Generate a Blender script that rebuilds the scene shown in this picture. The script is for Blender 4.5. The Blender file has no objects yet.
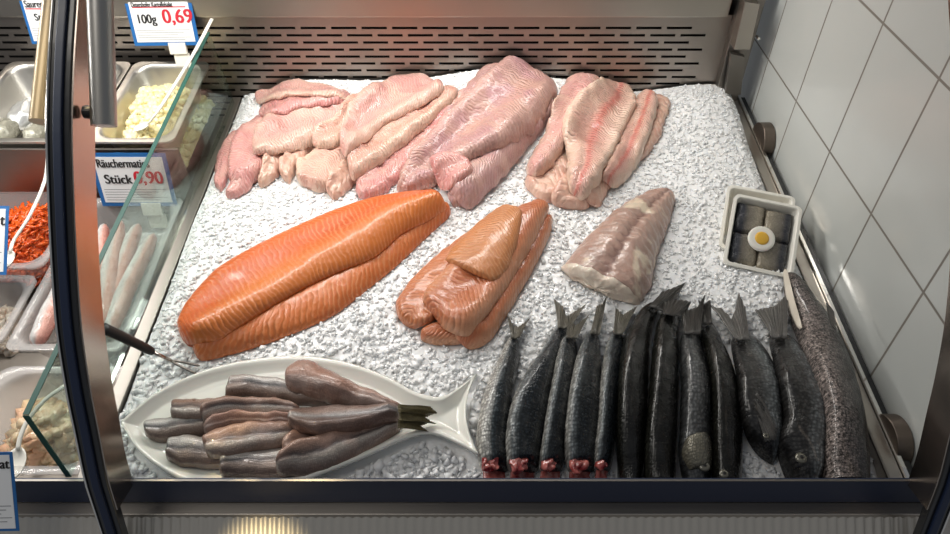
import bpy, bmesh, math, random
import numpy as np
from mathutils import Vector, Matrix, noise as mn
random.seed(7); rng = np.random.default_rng(7)
SC = bpy.context.scene; COL = SC.collection

# ------------------------------------------------------------------ frame of the place
Z0 = 0.85                                   # counter height of the front edge of the ice bed
TILT = math.radians(4.8)                    # the bed slopes down to the customer
PITCH = math.radians(43.2); FPX = 690.0
fw = np.array([0, math.cos(PITCH), -math.sin(PITCH)]); up = np.array([0, math.sin(PITCH), math.cos(PITCH)])
CAM = -.886*fw + .271*up
BED = Matrix.Translation((0, 0, Z0)) @ Matrix.Rotation(TILT, 4, 'X')
WORLD = Matrix.Translation((0, 0, Z0))
Rb = np.array([[1, 0, 0], [0, math.cos(TILT), -math.sin(TILT)], [0, math.sin(TILT), math.cos(TILT)]])

# ------------------------------------------------------------------ camera
cd = bpy.data.cameras.new('camera'); cam = bpy.data.objects.new('camera', cd); COL.objects.link(cam)
cam.location = Vector(CAM) + Vector((0, 0, Z0)); cam.rotation_euler = (math.pi/2 - PITCH, 0, 0)
cd.sensor_width = 36; cd.lens = FPX/950*36; cd.clip_start = .01; SC.camera = cam
# ------------------------------------------------------------------ light
wd = bpy.data.worlds.new('shop_ambience'); SC.world = wd; wd.use_nodes = True
wd.node_tree.nodes['Background'].inputs[0].default_value = (.92, .95, 1, 1)
wd.node_tree.nodes['Background'].inputs[1].default_value = .2
def area(name, loc, target, sx, sy, power, color):
    d = bpy.data.lights.new(name, 'AREA'); d.shape = 'RECTANGLE'; d.size = sx; d.size_y = sy; d.energy = power; d.color = color
    o = bpy.data.objects.new(name, d); COL.objects.link(o); o.location = Vector(loc) + Vector((0, 0, Z0))
    o.rotation_euler = (Vector(target) - Vector(loc)).to_track_quat('-Z', 'Y').to_euler(); return o
area('canopy_tube_and_fill', (-.40, .62, .60), (-.36, .46, 0), 1.4, .08, 8., (1, .97, .92))
area('added_fill_light', (-.8, -.1, 1.8), (-.1, .4, 0), .7, .7, 6, (1, .95, .88))  # weak fill added to lift the shading, no such ceiling panel known
area('canopy_tube_and_fill', (-1.0, .42, .62), (-.8, .35, 0), .6, .09, 3.6, (1, .97, .92))  # extra lamp added only to brighten the salad pans on the left
sp = bpy.data.lights.new('ceiling_spot_light', 'SPOT'); sp.energy = 45; sp.color = (1, .80, .45); sp.spot_size = .22; sp.spot_blend = .6; sp.shadow_soft_size = .02
spo = bpy.data.objects.new('ceiling_spot_light', sp); COL.objects.link(spo); spo.location = (-.60, .465, Z0+.97)
spo.rotation_euler = (Vector((-.255, -.06, 0)) - Vector((-.60, .465, .97))).to_track_quat('-Z', 'Y').to_euler()
sp2 = sp.copy(); sp2.energy = 190; sp2.spot_size = .075; spo2 = bpy.data.objects.new('ceiling_spot_light', sp2); COL.objects.link(spo2); spo2.location = (-.62, -1.1, Z0+.95)
spo2.rotation_euler = (Vector((-.27, -.10, -.04)) - Vector((-.62, -1.1, .95))).to_track_quat('-Z', 'Y').to_euler()
SC.view_settings.view_transform = 'Standard'; SC.view_settings.look = 'None'; SC.view_settings.gamma = 1
SC.view_settings.use_curve_mapping = False; SC.view_settings.exposure = -0.07

# ------------------------------------------------------------------ pixel helpers (rays of the photograph)
def ray(x, y): return (x-475)/FPX*np.array([1., 0, 0]) + fw + (267-y)/FPX*up
camB = Rb.T @ CAM
def bedz(px, z=0.):
    d = Rb.T @ ray(*px); t = (z-camB[2])/d[2]; return camB + d*t
def wx(px, X): d = ray(*px); return CAM + d*(X-CAM[0])/d[0]
def wy(px, Y): d = ray(*px); return CAM + d*(Y-CAM[1])/d[1]

# ------------------------------------------------------------------ materials
def s2l(c):
    if isinstance(c, str):
        c = [int(c[i:i+2], 16)/255 for i in (0, 2, 4)]
    return tuple((v/12.92 if v <= .04045 else ((v+.055)/1.055)**2.4) for v in c) + (1,)
class NT:
    def __init__(s, name):
        s.m = bpy.data.materials.new(name); s.m.use_nodes = True; s.t = s.m.node_tree
        s.b = s.t.nodes['Principled BSDF']
    def n(s, typ, ins=None, **kw):
        nd = s.t.nodes.new(typ)
        for k, v in kw.items(): setattr(nd, k, v)
        for k, v in (ins or {}).items(): s.put(nd.inputs[k], v)
        return nd
    def put(s, sock, v):
        if isinstance(v, bpy.types.NodeSocket): s.t.links.new(v, sock)
        else: sock.default_value = v
    def math(s, op, a, b=None, c=None, clamp=False):
        nd = s.n('ShaderNodeMath', operation=op, use_clamp=clamp); s.put(nd.inputs[0], a)
        if b is not None: s.put(nd.inputs[1], b)
        if c is not None: s.put(nd.inputs[2], c)
        return nd.outputs[0]
    def mix(s, f, a, b):
        nd = s.n('ShaderNodeMix', data_type='RGBA'); s.put(nd.inputs[0], f); s.put(nd.inputs[6], a); s.put(nd.inputs[7], b); return nd.outputs[2]
    def ramp(s, f, stops):
        nd = s.n('ShaderNodeValToRGB'); s.put(nd.inputs[0], f); e = nd.color_ramp.elements
        for i, (p, c) in enumerate(stops):
            el = e[i] if i < 2 else e.new(p)
            el.position = p; el.color = c if len(c) == 4 else tuple(c)+(1,)
        return nd.outputs[0]
    def noise(s, scale, detail=3, vec=None, rough=.5, dist=0.):
        nd = s.n('ShaderNodeTexNoise'); nd.inputs['Scale'].default_value = scale; nd.inputs['Detail'].default_value = detail
        nd.inputs['Roughness'].default_value = rough; nd.inputs['Distortion'].default_value = dist
        if vec is None: vec = s.obj()
        s.put(nd.inputs['Vector'], vec); return nd.outputs['Fac']
    def obj(s): return s.n('ShaderNodeTexCoord').outputs['Object']
    def uv(s):
        sep = s.n('ShaderNodeSeparateXYZ'); s.put(sep.inputs[0], s.n('ShaderNodeTexCoord').outputs['UV']); return sep.outputs[0], sep.outputs[1]
    def bump(s, h, strength=.5, dist=.002, normal=None):
        nd = s.n('ShaderNodeBump'); nd.inputs['Strength'].default_value = strength; nd.inputs['Distance'].default_value = dist
        s.put(nd.inputs['Height'], h)
        if normal is not None: s.put(nd.inputs['Normal'], normal)
        s.put(s.b.inputs['Normal'], nd.outputs[0]); return nd.outputs[0]
    def set(s, **kw):
        al = {'base': 'Base Color', 'rough': 'Roughness', 'metal': 'Metallic', 'coat': 'Coat Weight', 'coatr': 'Coat Roughness', 'spec': 'Specular IOR Level',
              'sss': 'Subsurface Weight', 'sssr': 'Subsurface Radius', 'ssss': 'Subsurface Scale', 'trans': 'Transmission Weight', 'ior': 'IOR', 'alpha': 'Alpha', 'aniso': 'Anisotropic'}
        for k, v in kw.items(): s.put(s.b.inputs[al[k]], v)
        return s.m

def plain(name, c, rough=.5, metal=0., coat=0., bumps=None, **kw):
    m = NT(name); m.set(base=s2l(c), rough=rough, metal=metal, coat=coat, coatr=.1, **kw)
    if bumps: m.bump(m.noise(bumps[0], 3), bumps[1], .002)
    return m.m
def steel(name, c, rough, streak=(4, 400, 400), amt=.08):
    m = NT(name); mp = m.n('ShaderNodeMapping'); m.put(mp.inputs[0], m.obj()); mp.inputs['Scale'].default_value = streak
    f = m.noise(1., 2, mp.outputs[0]); g = m.noise(9, 3)
    r = m.math('ADD', m.math('MULTIPLY', f, amt), m.math('MULTIPLY_ADD', g, .12, rough-.06))
    base = s2l(c); m.set(metal=1., rough=r, base=m.mix(m.math('MULTIPLY', g, .5), base, tuple(v*.8 for v in base[:3])+(1,)))
    m.bump(f, .06, .001); return m.m

def flesh(name, a, b, line, k=150, chev=.035, lw=.35, rough=.3, bump=.5, mid=None, patch=None, midpos=.5, sss=.08, scale=22, edge=None, zig=.9, bd=.0028):
    """muscle: bands k per metre along u, bent to a chevron about v = midpos"""
    m = NT(name); u, v = m.uv()
    dv = m.math('ABSOLUTE', m.math('SUBTRACT', v, midpos))
    zz = m.math('PINGPONG', v, .16)
    nz = m.noise(30, 4); n2 = m.noise(scale, 4, dist=.4)
    s = m.math('ADD', m.math('ADD', u, m.math('MULTIPLY', dv, chev)), m.math('ADD', m.math('MULTIPLY', nz, .022), m.math('MULTIPLY', zz, chev*zig)))
    w = m.math('SINE', m.math('MULTIPLY', s, k*6.2832))
    w = m.math('MULTIPLY_ADD', w, .5, .5); w = m.math('POWER', w, 2.5)
    col = m.mix(m.ramp(n2, [(.38, (0, 0, 0, 1)), (.62, (1, 1, 1, 1))]), s2l(a), s2l(b))
    if edge: col = m.mix(m.ramp(dv, [(.25, (0, 0, 0, 1)), (.5, (.85,)*3+(1,))]), col, s2l(edge))
    lf = m.math('MULTIPLY', w, m.math('MULTIPLY', m.ramp(m.noise(15, 2), [(.3, (.15,)*3+(1,)), (.65, (1,)*4)]), lw))
    col = m.mix(lf, col, s2l(line))
    if mid:
        f = m.math('SUBTRACT', 1, m.math('MULTIPLY', m.math('ABSOLUTE', m.math('ADD', m.math('SUBTRACT', v, mid[1]), m.math('MULTIPLY', m.math('SUBTRACT', w, .5), .05))), mid[2]), clamp=True)
        col = m.mix(m.math('MULTIPLY', f, mid[3]), col, s2l(mid[0]))
    if patch: col = m.mix(m.math('MULTIPLY', m.ramp(m.noise(patch[1], 3, dist=.8), [(patch[2], (0, 0, 0, 1)), (patch[2]+.08, (1,)*4)]), patch[3]), col, s2l(patch[0]))
    m.set(base=col, rough=m.math('MULTIPLY_ADD', m.noise(60, 2), .25, rough-.1), coat=.35, coatr=.12, sss=sss, sssr=(1., .4, .25), ssss=.006)
    m.bump(m.math('ADD', w, m.math('MULTIPLY', m.noise(110, 4), 2.2)), bump, bd); return m.m

def skin(name, stops, k=260, rough=.22, bump=.5, speck=None, tint=None, metal=.25, coat=.6, gain=1.5, net=.8):
    """scaly skin coloured across the body (v) with a net of scales"""
    m = NT(name); u, v = m.uv(); nz = m.noise(30, 3)
    vv = m.math('ADD', v, m.math('MULTIPLY_ADD', nz, .16, -.08))
    col = m.ramp(vv, [(p, s2l(c)) for p, c in stops])
    cmb = m.n('ShaderNodeCombineXYZ'); m.put(cmb.inputs[0], m.math('MULTIPLY', u, k)); m.put(cmb.inputs[1], m.math('MULTIPLY', v, k*.055))
    vo = m.n('ShaderNodeTexVoronoi'); m.put(vo.inputs['Vector'], cmb.outputs[0]); vo.inputs['Scale'].default_value = 1.; vo.inputs['Randomness'].default_value = .55
    d = vo.outputs['Distance']
    dk = m.ramp(d, [(.12, (1.,)*3+(1,)), (.6, (.16,)*3+(1,))])
    mx = m.n('ShaderNodeMix', data_type='RGBA', blend_type='MULTIPLY'); mx.inputs[0].default_value = net; m.put(mx.inputs[6], col); m.put(mx.inputs[7], dk); col = mx.outputs[2]
    sc_ = m.n('ShaderNodeMix', data_type='RGBA', blend_type='MULTIPLY'); sc_.inputs[0].default_value = 1; m.put(sc_.inputs[6], col); sc_.inputs[7].default_value = (gain,)*3+(1,); col = sc_.outputs[2]
    if speck: col = m.mix(m.math('MULTIPLY', m.ramp(m.noise(speck[1], 2, rough=.7), [(speck[2], (0, 0, 0, 1)), (speck[2]+.04, (1,)*4)]), speck[3]), col, s2l(speck[0]))
    if tint: col = m.mix(m.math('MULTIPLY', m.ramp(m.noise(tint[1], 2), [(.45, (0, 0, 0, 1)), (.65, (1,)*4)]), tint[2]), col, s2l(tint[0]))
    m.set(base=col, rough=m.math('MULTIPLY_ADD', m.noise(55, 3), .3, rough-.08), metal=metal, coat=m.math('MULTIPLY', m.ramp(m.noise(45, 3), [(.35, (.1,)*3+(1,)), (.6, (1,)*4)]), coat), coatr=.06, spec=.35)
    m.bump(m.math('ADD', m.math('MULTIPLY', d, -1.), m.math('MULTIPLY', m.noise(150, 3), 1.6)), bump, .0020); return m.m

M = {}
M['steel'] = steel('brushed_steel', 'B9B2A9', .32)
M['steel_dark'] = steel('dull_steel', '8E8983', .4)
M['front_steel'] = plain('ribbed_steel', 'C4BFB6', .36, .45)
M['disc_steel'] = steel('brownish_steel', '7A6F66', .42)
M['steel_panel'] = steel('vent_steel', 'A79F98', .36, (400, 4, 400))
M['mirror_steel'] = steel('polished_steel', 'BDB2A8', .22, amt=.03)
M['pan_steel'] = steel('pan_steel', 'D0CDC6', .34, amt=.05)
M['tube_steel'] = steel('tube_steel', 'A9A8A6', .3, (400, 400, 4))
M['cream_tube'] = plain('warm_tube', 'A8997F', .35, .5)
M['chrome'] = plain('chrome_trim', 'E6E4E0', .12, 1.)
M['black'] = plain('slot_shade_black', '050505', .8)
M['rubber'] = plain('black_rubber', '0B0D12', .28, coat=.6)
M['navy'] = plain('dark_blue_anodised', '1A2742', .45, .1)
M['plastic_black'] = plain('black_plastic', '141212', .4, bumps=(60, .2))
M['porcelain'] = plain('glazed_porcelain', 'E9E8DF', .16, coat=.6, sss=.05, ssss=.004)
M['white_plastic'] = plain('white_plastic', 'E9E6DC', .35)
M['cream_plastic'] = plain('cream_plastic', 'EBE8DE', .35)
M['blue_plastic'] = plain('blue_card_frame', '2367A8', .4)
M['paper'] = plain('white_card', 'E8E9EA', .6)
M['ink'] = plain('black_ink', '1A1718', .6)
M['red_ink'] = plain('red_ink', 'C81E32', .6)
M['inkgrey'] = plain('grey_ink', '77787C', .6)
M['floor'] = plain('floor_tiles', '6F6A63', .5, bumps=(8, .2))
def glassy(name, c, alpha_t=.9, rough=.03, tint=None):
    m = NT(name); m.t.nodes.remove(m.b); out = m.t.nodes['Material Output']
    tr = m.n('ShaderNodeBsdfTransparent'); tr.inputs[0].default_value = s2l(c)
    gl = m.n('ShaderNodeBsdfGlossy'); gl.inputs['Roughness'].default_value = rough
    fr = m.n('ShaderNodeFresnel'); fr.inputs[0].default_value = 1.5
    mx = m.n('ShaderNodeMixShader'); m.put(mx.inputs[0], m.math('MULTIPLY_ADD', fr.outputs[0], .3, 1-alpha_t)); m.put(mx.inputs[1], tr.outputs[0]); m.put(mx.inputs[2], gl.outputs[0])
    m.put(out.inputs[0], mx.outputs[0]); return m.m
M['glass'] = glassy('partition_glass', 'EAF2EE', .985)
M['glass_edge'] = plain('green_glass_edge', '0C4A40', .55)
def milky():
    m = NT('clear_tub_plastic'); m.t.nodes.remove(m.b); out = m.t.nodes['Material Output']
    tr = m.n('ShaderNodeBsdfTransparent'); tr.inputs[0].default_value = s2l('F2F0EE')
    p = m.n('ShaderNodeBsdfPrincipled'); p.inputs['Base Color'].default_value = s2l('F2EFEE'); p.inputs['Roughness'].default_value = .15; p.inputs['Coat Weight'].default_value = .5
    mx = m.n('ShaderNodeMixShader'); mx.inputs[0].default_value = .26; m.put(mx.inputs[1], tr.outputs[0]); m.put(mx.inputs[2], p.outputs[0])
    m.put(out.inputs[0], mx.outputs[0]); return m.m
M['tub'] = milky()
def icemat(name, c, trans):
    m = NT(name); f = m.noise(70, 3); g = m.noise(9, 2)
    m.set(base=m.mix(f, s2l(c), s2l('FBFCFC')), rough=m.math('MULTIPLY_ADD', f, .3, .05), spec=.6, sss=.6, sssr=(.9, .95, 1.), ssss=.02, trans=trans, ior=1.31, coat=.3, coatr=.05)
    m.bump(m.noise(260, 3), .2, .0012); return m.m
M['ice'] = icemat('crushed_ice', 'F4F6F7', .0)
M['ice_chip'] = icemat('ice_splinters', 'F8FAFB', .0)
for k_, r_, w_ in (('ice', .007, .7), ('ice_chip', .003, .6)):
    p_ = M[k_].node_tree.nodes['Principled BSDF']; p_.inputs['Subsurface Scale'].default_value = r_; p_.inputs['Subsurface Weight'].default_value = w_

# tile wall : 15 x 20 tiles with grey joints on a real grid
def tilemat():
    m = NT('white_wall_tiles'); sep = m.n('ShaderNodeSeparateXYZ'); m.put(sep.inputs[0], m.n('ShaderNodeNewGeometry').outputs['Position'])
    def joint(c, off, pitch):
        q = m.math('FRACT', m.math('DIVIDE', m.math('SUBTRACT', c, off), pitch))
        q = m.math('MULTIPLY', m.math('MINIMUM', q, m.math('SUBTRACT', 1, q)), pitch)
        return m.ramp(m.math('MULTIPLY', q, 100), [(.15, (1,)*4), (.24, (0, 0, 0, 1))])
    j = m.math('MAXIMUM', joint(sep.outputs[1], .159-1.595, .1595), joint(sep.outputs[2], Z0+.178-2.13, .213))
    m.set(base=m.mix(j, m.mix(m.noise(3, 2), s2l('C8CBC7'), s2l('BDC1BE')), s2l('7C776F')), rough=m.math('MULTIPLY_ADD', j, .5, .24), coat=.3, coatr=.1)
    m.bump(m.math('SUBTRACT', m.math('MULTIPLY', m.noise(7, 2), .6), j), .25, .002); return m.m
M['tiles'] = tilemat()

# ------------------------------------------------------------------ object helpers
def mesh_obj(name, verts, faces, mat, parent=None, frame=BED, origin=None, uvs=None, smooth=True, mats=None, fmat=None):
    verts = np.asarray(verts, float)
    if parent is not None: org = np.array(parent['_o']); frame = None
    else: org = np.array(origin if origin is not None else [(verts[:, 0].min()+verts[:, 0].max())/2, (verts[:, 1].min()+verts[:, 1].max())/2, verts[:, 2].min()])
    me = bpy.data.meshes.new(name); me.from_pydata((verts-org).tolist(), [], [tuple(f) for f in faces])
    for mm in (mats or [mat]): me.materials.append(mm)
    if fmat is not None: me.polygons.foreach_set('material_index', fmat)
    if smooth: me.polygons.foreach_set('use_smooth', [True]*len(me.polygons))
    if uvs is not None:
        l = me.uv_layers.new(name='uv'); li = np.zeros(len(me.loops), int); me.loops.foreach_get('vertex_index', li)
        l.data.foreach_set('uv', np.asarray(uvs)[li].ravel())
    me.update()
    o = bpy.data.objects.new(name, me); COL.objects.link(o)
    if parent is not None: o.parent = parent
    else: o.matrix_world = frame @ Matrix.Translation(Vector(org)); o['_o'] = [float(v) for v in org]
    return o
def empty(name, org, frame=BED):
    o = bpy.data.objects.new(name, None); COL.objects.link(o); o.empty_display_size = .02
    o.matrix_world = frame @ Matrix.Translation(Vector(org)); o['_o'] = [float(v) for v in org]; return o
def tag(o, label, cat, group=None, kind=None):
    o['label'] = label; o['category'] = cat
    if group: o['group'] = group
    if kind: o['kind'] = kind
    return o
def struct(o): o['kind'] = 'structure'; return o
class G:
    """collects boxes, tubes and slabs in one mesh"""
    def __init__(s): s.v = []; s.f = []
    def add(s, v, f): n = len(s.v); s.v += [tuple(map(float, p)) for p in v]; s.f += [tuple(i+n for i in q) for q in f]; return s
    def box(s, a, b):
        x0, y0, z0 = a; x1, y1, z1 = b
        return s.add([(x0, y0, z0), (x1, y0, z0), (x1, y1, z0), (x0, y1, z0), (x0, y0, z1), (x1, y0, z1), (x1, y1, z1), (x0, y1, z1)],
                     [(3, 2, 1, 0), (4, 5, 6, 7), (0, 1, 5, 4), (1, 2, 6, 5), (2, 3, 7, 6), (3, 0, 4, 7)])
    def slab(s, pts, d):
        """polygon pts (3-D) extruded by the vector d"""
        n = len(pts); pts = [np.array(p, float) for p in pts]; d = np.array(d)
        return s.add(pts+[p+d for p in pts], [tuple(range(n-1, -1, -1)), tuple(range(n, 2*n))]+[(i, (i+1) % n, n+(i+1) % n, n+i) for i in range(n)])
    def tube(s, pts, r, n=12, flat=1., upv=(0, 0, 1), cap=True):
        pts = [np.array(p, float) for p in pts]; rr = r if hasattr(r, '__len__') else [r]*len(pts); vs = []; fs = []
        for i, p in enumerate(pts):
            t = pts[min(i+1, len(pts)-1)]-pts[max(i-1, 0)]; t /= np.linalg.norm(t); u = np.cross(t, upv)
            if np.linalg.norm(u) < 1e-3: u = np.cross(t, (1, 0, 0))
            u /= np.linalg.norm(u); w = np.cross(u, t)
            for k in range(n):
                a = 2*math.pi*k/n; vs.append(p+rr[i]*(math.cos(a)*u+math.sin(a)*w*flat))
        for i in range(len(pts)-1):
            for k in range(n): fs.append((i*n+k, i*n+(k+1) % n, (i+1)*n+(k+1) % n, (i+1)*n+k))
        if cap: fs += [tuple(range(n-1, -1, -1)), tuple((len(pts)-1)*n+k for k in range(n))]
        return s.add(vs, fs)
    def obj(s, name, mat, parent=None, frame=WORLD, smooth=False, bevel=0., origin=None):
        o = mesh_obj(name, s.v, s.f, mat, parent, frame, smooth=smooth, origin=origin)
        if bevel:
            b = o.modifiers.new('bevel', 'BEVEL'); b.width = bevel; b.segments = 2; b.limit_method = 'ANGLE'
        return o
def smooth_angle(o, a=40):
    me = o.data; bm = bmesh.new(); bm.from_mesh(me)
    for e in bm.edges:
        if len(e.link_faces) == 2 and e.calc_face_angle(0) > math.radians(a): e.smooth = False
    for f in bm.faces: f.smooth = True
    bm.to_mesh(me); bm.free(); return o

# ------------------------------------------------------------------ height field of the ice and of what lies on it
XL, XR, YB = -.488, .528, .842
gx0, gy0, gs = -.56, -.045, .003
NX, NY = int((.60-gx0)/gs), int((.90-gy0)/gs)
GX, GY = np.meshgrid(gx0+gs*np.arange(NX), gy0+gs*np.arange(NY))
def vnoise(x, y, f, seed):
    """smooth value noise"""
    r = np.random.default_rng(seed).random((64, 64)); X = x*f+1000; Y = y*f+1000
    xi = np.floor(X).astype(int); yi = np.floor(Y).astype(int); a = X-xi; b = Y-yi; a = a*a*(3-2*a); b = b*b*(3-2*b)
    g = lambda i, j: r[i % 64, j % 64]
    return (g(xi, yi)*(1-a)+g(xi+1, yi)*a)*(1-b)+(g(xi, yi+1)*(1-a)+g(xi+1, yi+1)*a)*b
def ice_base(x, y):
    h = .004 + .010*np.clip(y/.5, 0, 1) + .022*np.exp(-((x-.47)/.10)**2-((y-.80)/.15)**2)
    h = h + .008*(vnoise(x, y, 9, 1)-.5)
    h = h - .012*np.clip(1-y/.09, 0, 1)
    e = np.minimum(np.minimum(x-XL, XR-x)/.02, 1); h = h-.012*(1-np.clip(e, 0, 1)); sm = lambda t: np.clip(t, 0, 1)**2*(3-2*np.clip(t, 0, 1))
    return h+sm((y-.60)/.20)*sm((x+.44)/.08)*sm((.30-x)/.07)*(.030+.026*np.exp(-((x-.03)/.10)**2))
H = ice_base(GX, GY)
def blur(A, sg):
    if sg <= 0: return A
    r = int(3*sg)+1; k = np.exp(-.5*(np.arange(-r, r+1)/sg)**2); k /= k.sum()
    P = np.pad(A, ((r, r), (0, 0)), 'edge'); B = sum(k[i]*P[i:i+A.shape[0]] for i in range(2*r+1))
    P = np.pad(B, ((0, 0), (r, r)), 'edge'); return sum(k[i]*P[:, i:i+A.shape[1]] for i in range(2*r+1))
def dilate(A, r):
    B = A.copy()
    for dx in range(-r, r+1):
        for dy in range(-r, r+1):
            if dx*dx+dy*dy <= r*r: B = np.maximum(B, np.roll(np.roll(A, dx, 1), dy, 0))
    return B
def samp(A, x, y):
    u = np.clip((np.asarray(x)-gx0)/gs, 0, NX-1.001); v = np.clip((np.asarray(y)-gy0)/gs, 0, NY-1.001)
    i = u.astype(int); j = v.astype(int); a = u-i; b = v-j
    return (A[j, i]*(1-a)+A[j, i+1]*a)*(1-b)+(A[j+1, i]*(1-a)+A[j+1, i+1]*a)*b
def stamp(x, y, z):
    """raise the height field to a surface given on a regular (n, m) grid"""
    x, y, z = (np.asarray(q) for q in (x, y, z))
    for a in np.linspace(0, 1, 5):
        for b in np.linspace(0, 1, 5):
            f = lambda q: (q[:-1, :-1]*(1-a)*(1-b)+q[1:, :-1]*a*(1-b)+q[:-1, 1:]*(1-a)*b+q[1:, 1:]*a*b).ravel()
            i = np.clip(np.round((f(x)-gx0)/gs).astype(int), 0, NX-1); j = np.clip(np.round((f(y)-gy0)/gs).astype(int), 0, NY-1)
            np.maximum.at(H, (j, i), f(z))
def onto(pts, lift, sg=6):
    """photograph points -> bed points on top of whatever lies there (plus lift)"""
    Hs = blur(H, sg); out = []
    for p in pts:
        z = .01
        for _ in range(5):
            q = bedz(p, z+lift); z = float(samp(Hs, q[0], q[1]))
        out.append(bedz(p, z+lift))
    return np.array(out)
def spline(P, n, dist=None):
    P = np.asarray(P, float)
    if len(P) > 2:
        Q = np.vstack([2*P[0]-P[1], P, 2*P[-1]-P[-2]]); o = []
        for i in range(1, len(Q)-2):
            for t in np.linspace(0, 1, 14, endpoint=False):
                o.append(.5*((2*Q[i])+(-Q[i-1]+Q[i+1])*t+(2*Q[i-1]-5*Q[i]+4*Q[i+1]-Q[i+2])*t*t+(-Q[i-1]+3*Q[i]-3*Q[i+1]+Q[i+2])*t**3))
        o.append(P[-1]); P = np.array(o)
    d = np.r_[0, np.cumsum(np.linalg.norm(np.diff(P, axis=0), axis=1))]
    tt = (np.linspace(0, 1, n) if dist is None else dist)*d[-1]
    return np.stack([np.interp(tt, d, P[:, k]) for k in range(P.shape[1])], 1)

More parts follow.
